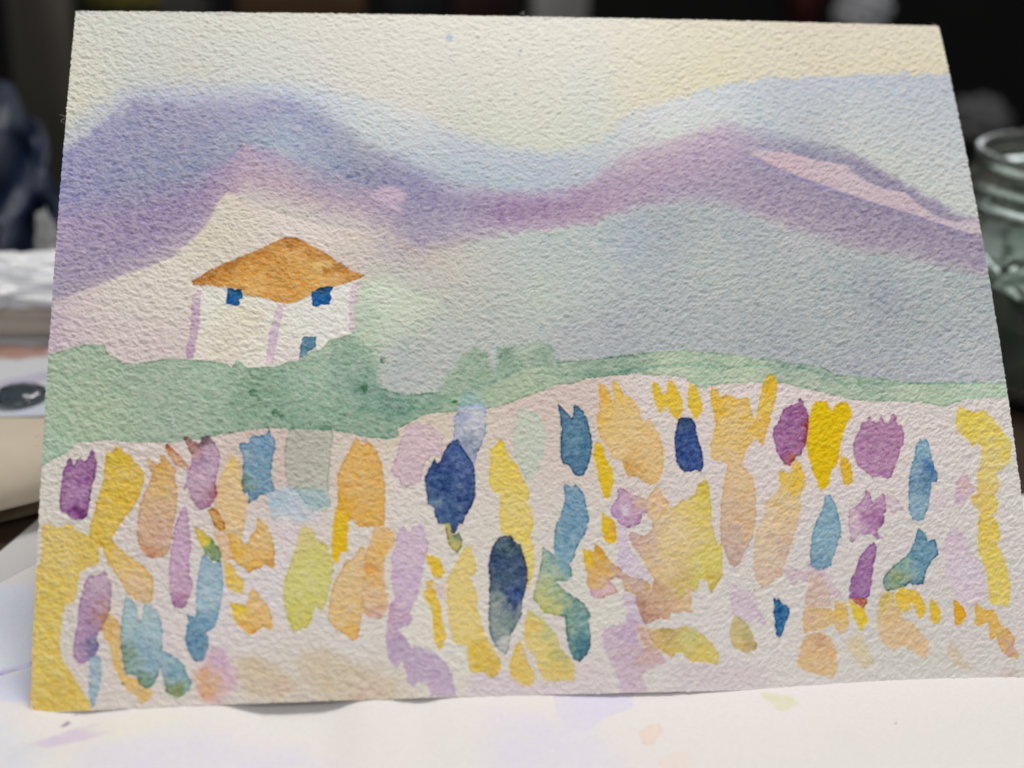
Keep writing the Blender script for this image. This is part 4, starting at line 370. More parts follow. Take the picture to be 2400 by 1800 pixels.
('poly','flower_dab','small mauve dab',[(167.76,38.56),(168.35,37.36),(168.87,35.52),(168.92,34.43),(167.52,33.56),(167.02,32.48),(164.79,32.35),(165.19,34.15),(165.84,36.50),(166.71,37.57)],(213, 188, 199),[(167.4,35.9,208,180,172),(165.2,32.7,201,174,194)],0.06,0.278,'o'),
('poly','soft_wash','faint mauve column',[(163.73,27.89),(164.67,28.05),(166.01,26.95),(166.60,25.69),(166.73,25.20),(167.75,22.87),(169.27,20.19),(169.24,14.95),(165.66,13.66),(163.26,15.11),(163.12,17.20),(161.48,18.99),(162.50,21.77),(162.00,23.90),(161.95,25.14),(161.99,25.44),(163.06,26.84)],(214, 198, 205),[(165.0,26.5,208,188,201),(166.0,20.3,213,200,211)],0.05,0.397,'o'),
('poly','flower_dab','mauve curl',[(101.46,35.77),(102.19,36.12),(103.04,35.59),(104.25,34.88),(105.64,34.35),(106.66,33.64),(107.05,31.35),(105.80,31.36),(105.52,29.63),(105.34,29.64),(104.42,28.95),(102.81,28.70),(101.61,29.32),(101.04,30.19),(100.13,31.24),(100.03,32.44),(100.79,33.48),(101.54,34.18)],(190, 152, 179),[(105.4,33.6,212,184,155),(100.5,32.1,197,166,193),(102.5,31.9,217,205,214),(101.4,31.7,180,144,178),(103.1,29.8,188,154,181),(104.1,33.3,196,162,182)],0.22,0.175,'o'),
('poly','flower_dab','small orange dab',[(98.39,31.48),(99.57,30.69),(100.42,29.99),(100.92,29.49),(100.82,26.21),(99.12,25.70),(98.65,26.74),(98.18,27.78)],(225, 187, 52),[(100.3,28.5,211,162,74),(98.8,29.0,229,194,31)],0.1,0.175,'o'),
('poly','soft_wash','lilac strip',[(101.09,29.49),(102.81,28.70),(102.85,26.36),(103.28,24.64),(104.92,22.56),(106.38,20.50),(107.15,18.62),(105.61,19.48),(103.35,19.85),(101.66,20.89),(100.86,22.26),(100.88,24.14),(101.19,25.00),(100.91,26.21)],(213, 198, 207),[(101.8,23.8,206,190,203)],0.07,0.198,'o'),
('poly','flower_dab','orange and mauve dab',[(94.55,25.14),(95.58,24.87),(96.61,24.52),(96.86,25.89),(97.54,25.63),(98.37,24.68),(99.00,23.47),(99.82,22.44),(101.01,21.75),(101.66,20.89),(103.35,19.85),(105.61,19.48),(107.11,17.94),(103.87,16.62),(101.83,17.66),(101.24,19.70),(100.39,20.05),(98.96,19.39),(100.12,18.36),(100.58,17.17),(99.17,16.85),(98.11,16.53),(96.71,16.29),(95.70,16.73),(95.58,17.91),(94.93,18.76),(95.28,20.61),(94.76,22.32)],(214, 179, 115),[(94.9,23.9,227,188,49),(97.5,24.7,210,162,62),(97.0,21.3,212,170,103),(98.9,17.9,211,181,195),(96.2,16.9,206,174,194),(101.6,20.5,195,166,158),(104.2,18.7,200,171,162),(96.3,19.2,213,176,115)],0.14,0.175,'o'),
('poly','flower_dab','large yellow and tan patch',[(108.07,36.11),(109.31,35.93),(109.77,34.69),(110.42,33.80),(111.38,32.03),(112.14,32.74),(113.66,33.96),(113.98,33.43),(115.90,35.02),(116.16,36.09),(117.91,37.78),(118.41,37.15),(118.72,34.12),(118.64,30.59),(118.57,29.74),(118.96,27.64),(119.35,25.55),(120.26,25.71),(120.04,22.77),(120.03,20.18),(118.85,18.66),(117.66,16.88),(117.20,17.99),(116.75,19.19),(115.70,19.55),(115.24,18.02),(114.67,17.34),(113.95,17.18),(113.72,13.63),(112.31,13.82),(110.88,13.41),(109.85,13.85),(109.76,12.34),(108.02,12.70),(106.05,11.89),(105.16,11.57),(104.37,13.09),(103.92,14.43),(103.46,15.62),(103.88,16.79),(106.39,17.78),(107.37,19.47),(106.09,21.53),(105.14,23.42),(103.68,25.49),(103.08,27.23),(103.66,28.09),(104.52,27.74),(105.37,27.21),(106.63,27.55),(107.60,28.76),(107.35,30.50),(106.83,30.65),(106.60,32.76),(106.88,34.34),(108.20,35.40)],(222, 198, 152),[(108.6,33.8,220,188,150),(117.6,36.6,204,186,82),(118.3,33.2,214,196,95),(114.8,32.4,222,198,126),(104.6,26.7,205,176,152),(111.8,27.2,224,201,154),(118.7,23.6,214,200,103),(117.9,18.0,202,180,88),(114.4,18.5,203,194,110),(109.6,21.2,222,196,152),(112.7,19.6,203,176,118),(112.0,15.2,215,183,142),(106.7,16.4,212,184,160),(104.7,15.3,168,124,112),(108.4,16.6,195,158,124),(107.0,12.7,181,139,122),(109.2,14.4,206,174,146),(116.3,21.1,214,202,122),(103.8,27.2,200,168,177)],0.1,0.175,'o'),
('poly','soft_wash','mauve and pink wash near the bottom edge',[(101.64,17.33),(103.69,16.46),(103.78,15.11),(104.37,13.09),(104.99,11.74),(103.66,9.76),(104.42,7.75),(106.13,7.23),(108.00,6.37),(108.62,5.03),(106.85,4.41),(104.07,3.20),(105.13,-0.36),(100.58,-0.26),(99.54,3.68),(98.44,5.88),(97.68,7.87),(97.26,9.86),(97.83,11.01),(100.29,11.64),(101.52,11.96),(102.18,14.46),(101.20,15.65)],(203, 184, 195),[(102.5,10.3,194,171,191),(105.2,6.9,196,168,162),(101.7,6.1,197,177,187),(103.0,14.4,207,190,206)],0.04,0.317,'o'),
('poly','soft_wash','brown blush',[(103.75,11.42),(105.50,11.40),(105.88,8.89),(108.00,6.37),(105.25,6.91),(103.96,8.92)],(202, 171, 154),[],0,0.556,'o'),
('poly','flower_dab','olive yellow leaf dab',[(105.46,10.73),(107.21,10.87),(110.37,10.90),(112.16,11.38),(113.90,10.93),(115.59,9.73),(117.24,8.03),(118.36,6.18),(117.89,4.36),(116.68,4.71),(114.94,5.08),(113.52,4.94),(112.17,5.79),(111.87,6.63),(110.46,6.49),(109.55,5.84),(108.03,6.86),(106.53,8.05),(105.90,9.22)],(209, 191, 118),[(109.3,10.2,190,163,111),(113.3,9.3,192,192,134),(115.7,6.2,212,192,108),(109.1,6.8,202,174,101),(106.3,9.7,205,174,134),(111.9,7.3,205,188,115)],0.06,0.206,'o'),
('poly','','',[(89.01,48.69),(88.93,48.54),(88.77,48.47),(88.60,48.54),(88.54,48.69),(88.62,48.85),(88.79,48.91),(88.95,48.85)],(219, 182, 129),[],0.1,0.159,'o'),
('poly','','',[(15.79,4.15),(15.73,4.02),(15.58,3.97),(15.43,4.03),(15.36,4.17),(15.42,4.30),(15.57,4.35),(15.72,4.28)],(58, 79, 29),[],0.1,0.090,'o'),
('poly','','',[(125.79,17.34),(125.71,17.19),(125.54,17.14),(125.38,17.20),(125.32,17.34),(125.40,17.49),(125.57,17.55),(125.73,17.48)],(174, 164, 84),[],0.1,0.159,'o'),
('poly','soft_wash','faint mauve blot',[(160.55,34.06),(162.09,34.57),(163.96,34.72),(164.05,32.36),(162.25,31.14),(161.02,31.70)],(216, 202, 204),[],0.02,0.556,'o'),
('poly','soft_wash','faint pink blot in the bottom right corner',[(170.40,2.40),(173.44,2.70),(173.66,0.66),(171.06,0.34)],(206, 192, 186),[],0,0.714,'o'),
]
BANDS = [[(-10.93, 137.14, 206.0, 205.0, 195.0), (-8.82, 112.25, 210.0, 207.0, 187.0), (-8.45, 107.63, 192, 195, 195), (-8.17, 104.09, 188, 191, 196), (-8.01, 102.09, 155, 153, 185), (-7.44, 94.68, 151, 148, 184), (-6.97, 88.41, 174, 155, 182), (-6.23, 78.08, 168, 156, 179), (-5.66, 69.86, 190, 176, 178)], [(-1.07, 137.22, 206.0, 205.0, 197.0), (0.7, 113.6, 210.0, 207.0, 189.0), (0.99, 109.42, 194, 196, 195), (1.21, 106.33, 190, 193, 197), (1.38, 103.79, 155, 153, 183), (2.02, 94.31, 151, 148, 182), (2.43, 88.0, 170, 153, 180), (3.08, 77.62, 166, 155, 177), (3.58, 69.37, 190, 176, 178)], [(11.6, 136.77, 207.0, 206.0, 197.0), (12.55, 120.96, 200.0, 202.0, 195.0), (12.72, 117.96, 190, 193, 198), (12.8, 116.62, 182, 185, 197), (12.94, 114.21, 157, 155, 181), (13.8, 98.43, 149, 151, 175), (14.31, 88.56, 157, 141, 171), (14.59, 82.8, 163, 149, 173), (14.86, 77.16, 188, 173, 183)], [(22.96, 136.91, 209.0, 208.0, 199.0), (23.64, 121.48, 202, 200, 192), (23.82, 117.09, 188, 190, 200), (23.89, 115.47, 178, 180, 197), (23.99, 113.05, 159, 157, 181), (24.54, 99.25, 146, 150, 173), (24.77, 93.23, 157, 139, 170), (24.93, 88.8, 162, 145, 173), (25.11, 83.96, 188, 173, 183)], [(33.48, 137.05, 211.0, 209.0, 199.0), (33.94, 120.67, 204.0, 207.0, 199.0), (34.02, 117.91, 188, 192, 202), (34.09, 115.45, 181, 180, 195), (34.16, 112.75, 164, 162, 186), (34.31, 106.91, 158, 163, 183), (34.4, 103.26, 176, 158, 181), (34.54, 97.62, 187, 166, 177), (34.65, 93.1, 202.0, 193.0, 189.0)], [(41.31, 136.87, 213.0, 211.0, 201.0), (41.57, 120.72, 206.0, 207.0, 201.0), (41.61, 118.5, 196, 201, 208), (41.64, 116.57, 182, 186, 201), (41.66, 114.93, 161, 161, 189), (41.82, 104.28, 167, 179, 192), (41.86, 101.16, 176, 164, 185), (41.93, 96.06, 187, 167, 177), (42.0, 91.06, 203.0, 194.0, 189.0)], [(48.24, 136.68, 215.0, 212.0, 202.0), (48.34, 120.21, 210.0, 208.0, 202.0), (48.36, 116.89, 200, 204, 210), (48.37, 113.88, 188, 194, 204), (48.39, 110.64, 160, 164, 186), (48.43, 101.17, 158, 165, 184), (48.45, 96.56, 168, 157, 177), (48.46, 92.53, 186, 167, 176), (48.48, 88.56, 203.0, 194.0, 189.0)], [(57.54, 136.84, 217.0, 214.0, 204.0), (57.37, 116.98, 212.0, 209.0, 200.0), (57.34, 114.23, 203, 207, 210), (57.29, 107.77, 198, 204, 203), (57.26, 104.33, 169, 171, 181), (57.2, 97.6, 140, 142, 167), (57.16, 93.54, 169, 153, 174), (57.14, 91.04, 184, 167, 180), (57.11, 87.57, 198.0, 188.0, 187.0)], [(66.9, 137.02, 221.0, 217.0, 207.0), (66.39, 115.16, 214.0, 210.0, 202.0), (66.32, 111.89, 210, 210, 208), (66.1, 101.8, 186, 193, 202), (66.02, 98.43, 151, 147, 177), (65.94, 94.61, 150, 143, 173), (65.83, 89.59, 160, 152, 174), (65.72, 84.17, 168, 158, 174), (65.66, 81.51, 190, 178, 176)], [(76.31, 136.9, 223.0, 218.0, 208.0), (75.27, 108.78, 206.0, 206.0, 196.0), (75.18, 106.11, 192, 196, 204), (74.9, 98.27, 179, 190, 198), (74.78, 94.69, 174, 169, 187), (74.69, 92.16, 156, 145, 171), (74.59, 89.16, 164, 156, 176), (74.49, 86.19, 174, 167, 181), (74.4, 83.26, 183, 174, 174)], [(85.8, 137.11, 224.0, 219.0, 209.0), (84.26, 106.78, 208.0, 209.0, 195.0), (84.1, 103.6, 190, 196, 203), (83.76, 96.34, 179, 190, 200), (83.64, 93.79, 172, 153, 179), (83.5, 90.76, 156, 133, 163), (83.41, 88.76, 167, 145, 170), (83.32, 86.78, 182, 166, 182), (83.25, 85.3, 191, 191, 191)], [(95.25, 137.32, 225.0, 220.0, 210.0), (93.16, 104.81, 208.0, 209.0, 195.0), (93.0, 102.18, 185, 192, 202), (92.63, 95.96, 180, 188, 199), (92.51, 93.92, 178, 161, 183), (92.39, 91.89, 158, 134, 165), (92.24, 89.38, 173, 149, 173), (92.11, 87.14, 184, 167, 183), (92.07, 86.4, 191, 194, 191)], [(103.9, 137.22, 225.0, 220.0, 209.0), (101.54, 106.56, 204.0, 208.0, 199.0), (101.29, 103.12, 190, 196, 203), (101.01, 99.19, 188, 193, 199), (100.79, 96.09, 175, 156, 177), (100.62, 93.54, 172, 150, 173), (100.44, 91.01, 175, 152, 173), (100.29, 88.75, 179, 160, 176), (100.22, 87.75, 187, 190, 189)], [(112.11, 137.13, 223.0, 218.0, 205.0), (110.14, 115.15, 217.0, 211.0, 193.0), (109.93, 112.67, 208, 209, 208), (109.38, 106.19, 202, 203, 202), (109.08, 102.47, 188, 171, 185), (108.69, 97.78, 177, 159, 178), (108.45, 94.69, 177, 157, 177), (108.26, 92.4, 177, 160, 178), (108.16, 91.13, 181, 183, 188)], [(120.87, 137.05, 220.0, 215.0, 198.0), (118.9, 117.84, 217.0, 211.0, 189.0), (118.74, 116.17, 210, 213, 215), (118.02, 108.77, 209, 211, 207), (117.74, 105.82, 192, 175, 188), (117.29, 101.06, 182, 162, 181), (116.91, 96.89, 173, 157, 177), (116.68, 94.32, 173, 163, 179), (116.54, 92.79, 179, 181, 188)], [(130.67, 137.02, 218.0, 212.0, 194.0), (128.76, 120.6, 218.0, 211.0, 185.0), (128.67, 119.86, 201, 207, 211), (127.92, 113.06, 205, 209, 208), (127.5, 109.24, 190, 174, 190), (127.04, 104.94, 184, 165, 184), (126.43, 99.14, 171, 157, 175), (126.05, 95.51, 168, 156, 174), (125.79, 92.95, 177, 174, 183)], [(140.51, 136.69, 216.0, 210.0, 192.0), (138.65, 122.48, 215.0, 208.0, 187.0), (138.59, 122.03, 192, 198, 204), (137.23, 111.07, 190, 196, 201), (136.77, 107.27, 169, 163, 181), (136.2, 102.46, 160, 152, 172), (135.58, 97.21, 161, 148, 169), (135.0, 92.07, 168, 153, 173), (134.71, 89.53, 180, 174, 180)], [(150.47, 136.68, 215.0, 207.0, 189.0), (148.52, 123.29, 214.0, 205.0, 183.0), (148.47, 122.95, 188, 193, 202), (146.49, 108.53, 186, 189, 192), (146.06, 105.29, 148, 148, 168), (145.03, 97.36, 157, 146, 167), (144.38, 92.19, 164, 151, 170), (143.88, 88.13, 169, 157, 173), (143.57, 85.62, 179, 177, 180)], [(160.52, 136.69, 215.0, 208.0, 190.0), (158.47, 123.99, 216.0, 207.0, 183.0), (158.41, 123.59, 188, 193, 202), (155.67, 105.44, 197, 200, 196), (155.29, 102.76, 152, 146, 166), (154.18, 94.88, 153, 143, 165), (153.48, 89.74, 159, 146, 166), (152.87, 85.2, 168, 156, 172), (152.54, 82.71, 177, 173, 178)], [(170.65, 136.72, 215.0, 208.0, 190.0), (168.46, 124.35, 214.0, 205.0, 181.0), (168.39, 123.94, 184, 189, 199), (164.3, 98.89, 195, 199, 192), (163.98, 96.79, 152, 142, 165), (163.31, 92.37, 147, 140, 161), (162.71, 88.28, 157, 145, 166), (162.12, 84.24, 164, 153, 170), (161.77, 81.75, 175, 171, 176)], [(180.88, 136.76, 214.0, 207.0, 189.0), (178.51, 124.58, 214.0, 205.0, 181.0), (178.43, 124.17, 182, 187, 196), (172.92, 92.92, 198, 201, 196), (172.59, 90.85, 156, 146, 168), (172.18, 88.29, 157, 148, 165), (171.7, 85.25, 157, 147, 166), (171.07, 81.24, 163, 153, 170), (170.77, 79.25, 175, 171, 176)], [(196.52, 137.32, 214.0, 207.0, 189.0), (193.72, 124.92, 214.0, 205.0, 181.0), (193.63, 124.5, 182, 187, 196), (186.21, 87.2, 198, 201, 196), (185.85, 85.15, 156, 146, 168), (185.67, 84.14, 157, 148, 165), (185.31, 82.12, 157, 147, 166), (184.62, 78.13, 163, 153, 170), (184.28, 76.15, 175, 171, 176)]]
col = np.ones((NY, NX, 3)); ids = np.zeros((NY, NX), np.int32)
paint(X, Y, col, ITEMS, n1, n2, wx, wy, REF, ids)
ALB = np.array((0.80, 0.80, 0.80))
gran = np.clip(1 - 0.10 * relief / relief.std() + 0.05 * n1, 0.6, 1.5)[..., None]
col = ALB * np.clip(col, 0.01, 1.18) ** gran * np.array((1.065,0.985,0.915))
col = np.clip(col, 0, 0.93)
# frayed cut edges
fray = noise(NY, NX, STEP, 0.3, 3.0, seed=10) * 0.06
XX = X + np.where((X < 0.3) | (X > PW - 0.3), fray, 0); YY = Y + np.where((Y < 0.3) | (Y > PH - 0.3), fray, 0)
Z0 = bend(X, Y)
P = stand(XX, YY, Z0 + relief)
du = np.gradient(P, axis=1); dv = np.gradient(P, axis=0)
N = np.cross(du, dv); N /= np.linalg.norm(N, axis=2, keepdims=True)
Pf, Nf, Cf = P.reshape(-1, 3), N.reshape(-1, 3), col.reshape(-1, 3)
idx = np.arange(NX * NY).reshape(NY, NX)
F = np.stack([idx[:-1, :-1], idx[:-1, 1:], idx[1:, 1:], idx[1:, :-1]], -1).reshape(-1, 4)
fid = ids[:-1, :-1].reshape(-1)
painting = empty('watercolour_painting')
tag(painting, 'small watercolour of a house, lilac hills and tulip field on textured paper, propped upright', 'painting')
def part_mesh(name, faces, parent):
    u, inv = np.unique(faces, return_inverse=True)
    me = mesh_np(name, Pf[u], inv.reshape(-1, 4))
    a = me.color_attributes.new('pigment', 'FLOAT_COLOR', 'POINT')
    c4 = np.ones((len(u), 4), np.float32); c4[:, :3] = Cf[u]
    a.data.foreach_set('color', c4.ravel())
    o = link(name, me, M_paint, parent)
    me.normals_split_custom_set_from_vertices(Nf[u])
    return o
order = np.argsort(fid, kind='stable'); sf = fid[order]
bounds = np.searchsorted(sf, np.arange(0, len(ITEMS) + 2))
house = None
for k in range(len(ITEMS) + 1):
    fc = F[order[bounds[k]:bounds[k + 1]]]
    if len(fc) < 12: continue
    name, label = (ITEMS[k - 1][1], ITEMS[k - 1][2]) if k else ('bare_paper', None)
    par = painting
    if name in ('painted_roof', 'painted_window', 'painted_door', 'corner_line'): par = house
    o = part_mesh(name, fc, par)
    if label: o['label'] = label
    if name == 'painted_house': house = o
# back and cut edge of the sheet
bx, by = np.meshgrid(np.linspace(0, PW, 90), np.linspace(0, PH, 70))
bp_ = stand(bx, by, bend(bx, by) - 0.45).reshape(-1, 3)
bi = np.arange(bx.size).reshape(bx.shape)
bf = np.stack([bi[:-1, :-1], bi[1:, :-1], bi[1:, 1:], bi[:-1, 1:]], -1).reshape(-1, 4)
link('paper_back', mesh_np('paper_back', bp_, bf), M_raw, painting)
loop = np.concatenate([idx[0, :], idx[1:, -1], idx[-1, -2::-1], idx[-2:0:-1, 0]])
fr = Pf[loop]; xs, ys = X.reshape(-1)[loop], Y.reshape(-1)[loop]
bk = stand(xs, ys, bend(xs, ys) - 0.45)
n = len(loop); vi = np.concatenate([fr, bk]); i = np.arange(n); j = (i + 1) % n
link('paper_edge', mesh_np('paper_edge', vi, np.stack([i, i + n, j + n, j], -1)), M_raw, painting, smooth=False)
# stray fibres on the left edge
for (fx, fy, L) in [(-0.2, 110.9, 1.3), (0.0, 41.0, 1.3), (-0.5, 47.0, 1.3), (89.7, 137.0, 1.3), (177.5, 136.7, 1.3), (100.3, 137.1, 1.3)]:
    for q in range(3):
        bm = bmesh.new()
        a = math.pi + random.uniform(-0.8, 0.8); pts = []
        x, y, z = fx, fy + random.uniform(-1, 1), float(bend(np.array(fx), np.array(fy)))
        for s in range(7):
            pts.append(stand(np.array(x), np.array(y), np.array(z))); a += random.uniform(-0.7, 0.7)
            x += L / 7 * math.cos(a); y += L / 7 * math.sin(a); z += random.uniform(-0.1, 0.1)
        rings = []
        for s in range(7):
            p0 = Vector(pts[s]); d = (Vector(pts[min(s + 1, 6)]) - Vector(pts[max(s - 1, 0)])).normalized()
            sd = d.cross(Vector((0, -1, 0.3))).normalized() * 0.000025; up = d.cross(sd)
            rings.append([bm.verts.new(p0 + v) for v in (sd, up, -sd)])
        for s in range(6):
            for e in range(3): bm.faces.new((rings[s][e], rings[s][(e + 1) % 3], rings[s + 1][(e + 1) % 3], rings[s + 1][e]))
        from_bm('edge_fibre', bm, M_raw, painting)

# ------------------------------------------------------------------ the table and what lies on it
def box(bm, x0, x1, y0, y1, z0, z1):
    vs = [bm.verts.new((x, y, z)) for z in (z0, z1) for (x, y) in ((x0, y0), (x1, y0), (x1, y1), (x0, y1))]
    for f in ((3, 2, 1, 0), (4, 5, 6, 7), (0, 1, 5, 4), (1, 2, 6, 5), (2, 3, 7, 6), (3, 0, 4, 7)): bm.faces.new([vs[i] for i in f])
M_wood = mat('dark_wood', (0.045, 0.03, 0.02), 0.45, nscale=40, namt=0.3)
bm = bmesh.new(); box(bm, -0.45, 0.45, -0.30, 0.33, -0.030, -0.0006)
bmesh.ops.bevel(bm, geom=bm.edges[:], offset=0.003, segments=3)
tag(from_bm('table', bm, M_wood, smooth=False), 'dark wooden table top under the sheets of paper', 'table')

def sheet(name, x0, x1, y0, y1, nx, ny, hfun, items, ref, base, clip=None, seed=40, tint=(1, 1, 1), alb=0.78):
    x = np.linspace(x0, x1, nx); y = np.linspace(y0, y1, ny); XS, YS = np.meshgrid(x, y); st = (x1 - x0) / (nx - 1)
    a1 = noise(ny, nx, st, 0.5, 2.0, seed=seed); a2 = noise(ny, nx, st, 2.0, 8.0, seed=seed + 1)
    w1 = noise(ny, nx, st, 5, 20, seed=seed + 2); w2 = noise(ny, nx, st, 5, 20, seed=seed + 3)
    cc = np.ones((ny, nx, 3)) * (srgb(base) / srgb(ref))
    paint(XS, YS, cc, items, a1, a2, w1, w2, ref)
    sp = RNG.random((ny, nx)) > 0.9999
    cc[sp] *= 0.45
    cc = np.clip(alb * cc * np.array(tint), 0, 0.93)
    Z = hfun(XS, YS)
    V = (np.stack([XS, YS, Z], -1) * MM).reshape(-1, 3)
    ii = np.arange(nx * ny).reshape(ny, nx)
    f = np.stack([ii[:-1, :-1], ii[:-1, 1:], ii[1:, 1:], ii[1:, :-1]], -1).reshape(-1, 4)
    if clip is not None:
        m = clip(XS, YS).reshape(-1); f = f[m[f].all(1)]
        u, inv = np.unique(f, return_inverse=True); V = V[u]; f = inv.reshape(-1, 4); cc = cc.reshape(-1, 3)[u]
    me = mesh_np(name, V, f)
    a = me.color_attributes.new('pigment', 'FLOAT_COLOR', 'POINT'); c4 = np.ones((len(V), 4), np.float32); c4[:, :3] = cc.reshape(-1, 3)
    a.data.foreach_set('color', c4.ravel())
    o = link(name, me, M_sheet)
    sm = o.modifiers.new('thickness', 'SOLIDIFY'); sm.thickness = 0.00018; sm.offset = -1
    return o
_u = np.linspace(0, PW, 300); _bz = bend(_u, _u * 0); _ex = _u - PW / 2; _ez = _bz * SL; _ey = -_bz * CL
def gap(x):
    g = 0.06 + 1.9 * np.exp(-((x + 45) / 9.5) ** 4) + 0.83 * np.exp(-((x + 24) / 4.0) ** 2) + 0.63 * np.exp(-((x - 15) / 14.0) ** 4) + 0.45 * np.exp(-((x - 36) / 6.0) ** 2) + 0.52 * np.exp(-((x + 80) / 6.0) ** 2)
    return g
def front_h(x, y):
    ez = np.interp(x, _ex, _ez); ey = np.interp(x, _ex, _ey)
    d = y - ey
    base = (ez - gap(x) + 0.25) * np.where(d < 0, np.exp(-(d / 26.0) ** 2), np.exp(-(d / 40.0) ** 2)) - 0.25
    wav = 0.5 * np.sin(x * 0.055 + 1.0 + y * 0.05) + 0.35 * np.sin(x * 0.11 - y * 0.13 + 2)
    wav *= np.clip(-(d) / 14.0, 0, 1) + 0.5 * np.clip(d / 14.0, 0, 1)
    return np.maximum(base + 1.2 + wav * 1.9 - 1.2 * np.exp(-(d / 20.0) ** 2), 0.55)
SHEET_REF = (232, 224, 218)
SHEET = [
('poly','s','',[(-98.47,10.40),(-94.05,11.62),(-91.18,12.95),(-88.97,4.17),(-89.45,2.81),(-96.68,2.88)],(218, 217, 231),[],0,0.966,'o'),
('poly','s','',[(-98.73,11.51),(-96.74,13.10),(-94.61,14.18),(-91.85,15.24),(-91.28,15.36),(-91.01,14.06),(-91.55,13.79),(-93.81,12.35),(-96.26,11.01),(-98.29,9.67)],(150, 132, 190),[],0.15,0.172,'o'),
('poly','s','',[(-87.76,-10.40),(-82.88,-7.53),(-80.25,-5.75),(-77.79,-4.91),(-71.56,-6.58),(-69.78,-8.62),(-76.96,-9.78),(-83.85,-11.87)],(219, 202, 217),[],0.04,0.552,'o'),
('poly','s','',[(-83.19,-4.93),(-82.15,-3.55),(-81.68,-4.03),(-82.41,-5.11)],(186, 160, 188),[],0.1,0.207,'o'),
('poly','s','',[(-77.70,-6.55),(-77.12,-5.61),(-77.04,-6.72)],(200, 185, 205),[],0.1,0.207,'o'),
('poly','s','',[(-1.01,0.68),(14.00,-0.16),(12.39,-5.71),(8.16,-8.20),(2.68,-13.18),(-0.56,-17.12),(-0.63,-10.37),(-0.72,-4.97)],(224, 215, 227),[],0.03,0.276,'o'),
('poly','s','',[(12.24,-13.08),(14.16,-11.22),(16.50,-10.36),(16.30,-13.32),(13.57,-17.33),(12.61,-16.33)],(236, 214, 202),[],0.06,0.276,'o'),
('poly','s','',[(13.69,-22.59),(15.17,-20.85),(16.93,-19.72),(19.23,-19.74),(20.04,-22.98),(15.56,-26.29)],(236, 220, 211),[],0.03,0.414,'o'),
('poly','s','',[(36.08,-1.39),(41.12,-2.75),(42.04,-5.30),(38.58,-7.34),(37.38,-5.74)],(224, 217, 190),[],0.03,0.552,'o'),
('poly','s','',[(-93.83,0.33),(-83.35,-14.35),(-87.91,-25.58),(-96.24,-19.46)],(226, 222, 226),[],0,2.759,'o'),
('poly','s','',[(-106.29,43.45),(-94.78,42.90),(-91.18,12.95),(-98.64,11.14)],(226, 226, 238),[],0,2.069,'o'),
('poly','s','',[(-76.53,-12.31),(-58.39,-10.88),(-43.37,-13.02),(-35.81,-23.15),(-77.99,-23.98)],(227, 219, 225),[],0,4.138,'o'),
('poly','s','',[(-12.21,-7.03),(5.00,-10.69),(8.63,-23.49),(-13.97,-27.94)],(228, 219, 226),[],0,4.138,'o'),
('poly','s','',[(42.63,-11.53),(84.85,-9.13),(77.90,-23.99),(46.35,-24.56)],(230, 223, 217),[],0,4.138,'o'),
('poly','s','',[(-79.50,-5.79),(-66.84,-2.56),(-62.55,-6.78),(-73.06,-11.27)],(233, 226, 214),[],0,2.069,'o'),
]
def clipf(x, y): return (x > -103 + (y - 45) * 0.55 + 1.2 * np.sin(y * 0.12)) | (y < -10)
front = sheet('test_sheet', -130, 150, -85, 75, 700, 400, front_h, SHEET, SHEET_REF, (232, 224, 219), clipf, 50, (1.03, 1.0, 0.98), 0.80)
tag(front, 'buckled white paper sheet with faint lilac and peach stains in front of the painting', 'paper sheet')

# sheet under it at the left, tinted greyish pink for the white paper's shade
def under_h(x, y): return 0.0 + 0.12 * np.sin(x * 0.05 + y * 0.08)
us = sheet('shade_sheet', -230, -40, 32, 110, 560, 230, under_h, [], (214, 200, 192), (212, 198, 190), lambda x, y: y < 60 + (x + 108) * 2.2 + 3 * np.sin(x * 0.3), 60, alb=0.66)  # far edge cut back so dark wood stands for the pad's shade
tag(us, 'greyish pink sheet standing in for the white sheet curving into shade at the left', 'paper sheet')

# beige pad with rounded edge
M_pad = mat('beige_board', (0.56, 0.49, 0.385), 0.75, nscale=60, namt=0.06, bump=0.2)
M_padside = mat('pad_pages_shade', (0.16, 0.125, 0.075), 0.9, nscale=300, namt=0.2)  # dark brown stands for the shadow under the pad's rounded edge
pad = empty('sketch_pad', (-0.11, 0.12, 0)); tag(pad, 'thick beige pad behind the left edge of the painting', 'pad')
def slab(outline, z0, z1, bev):
    b = bmesh.new(); vs = [b.verts.new((x * MM, y * MM, z0 * MM)) for x, y in outline]
    f = b.faces.new(vs); r = bmesh.ops.extrude_face_region(b, geom=[f])
    top = [g for g in r['geom'] if isinstance(g, bmesh.types.BMVert)]
    for v in top: v.co.z = z1 * MM
    b.normal_update()
    te = [e for e in b.edges if all(v.co.z > (z1 - .01) * MM for v in e.verts)]
    if bev: bmesh.ops.bevel(b, geom=te, offset=bev * MM, segments=6, profile=0.5)
    bmesh.ops.recalc_face_normals(b, faces=b.faces[:])
    return b
sx_, dd_ = np.meshgrid(np.linspace(-190, -40, 90), np.concatenate([np.linspace(0, 14, 30), np.linspace(16, 60, 12), np.linspace(65, 100, 6)]) )
yl = 65 + (sx_ + 107) * 0.62
yy_ = np.minimum(yl + dd_, 174); rr_ = 12.0
zz_ = 15 - np.where(dd_ < rr_, rr_ - np.sqrt(np.maximum(rr_ * rr_ - (rr_ - dd_) ** 2, 0)), 0) * 0.62
yb = np.stack([sx_, yy_, zz_], -1); low = yb[0].copy(); low[:, 2] = 6.0; low[:, 1] += 1.0
vv_ = np.concatenate([low[None], yb]) * MM; ii = np.arange(vv_.shape[0] * vv_.shape[1]).reshape(vv_.shape[:2])
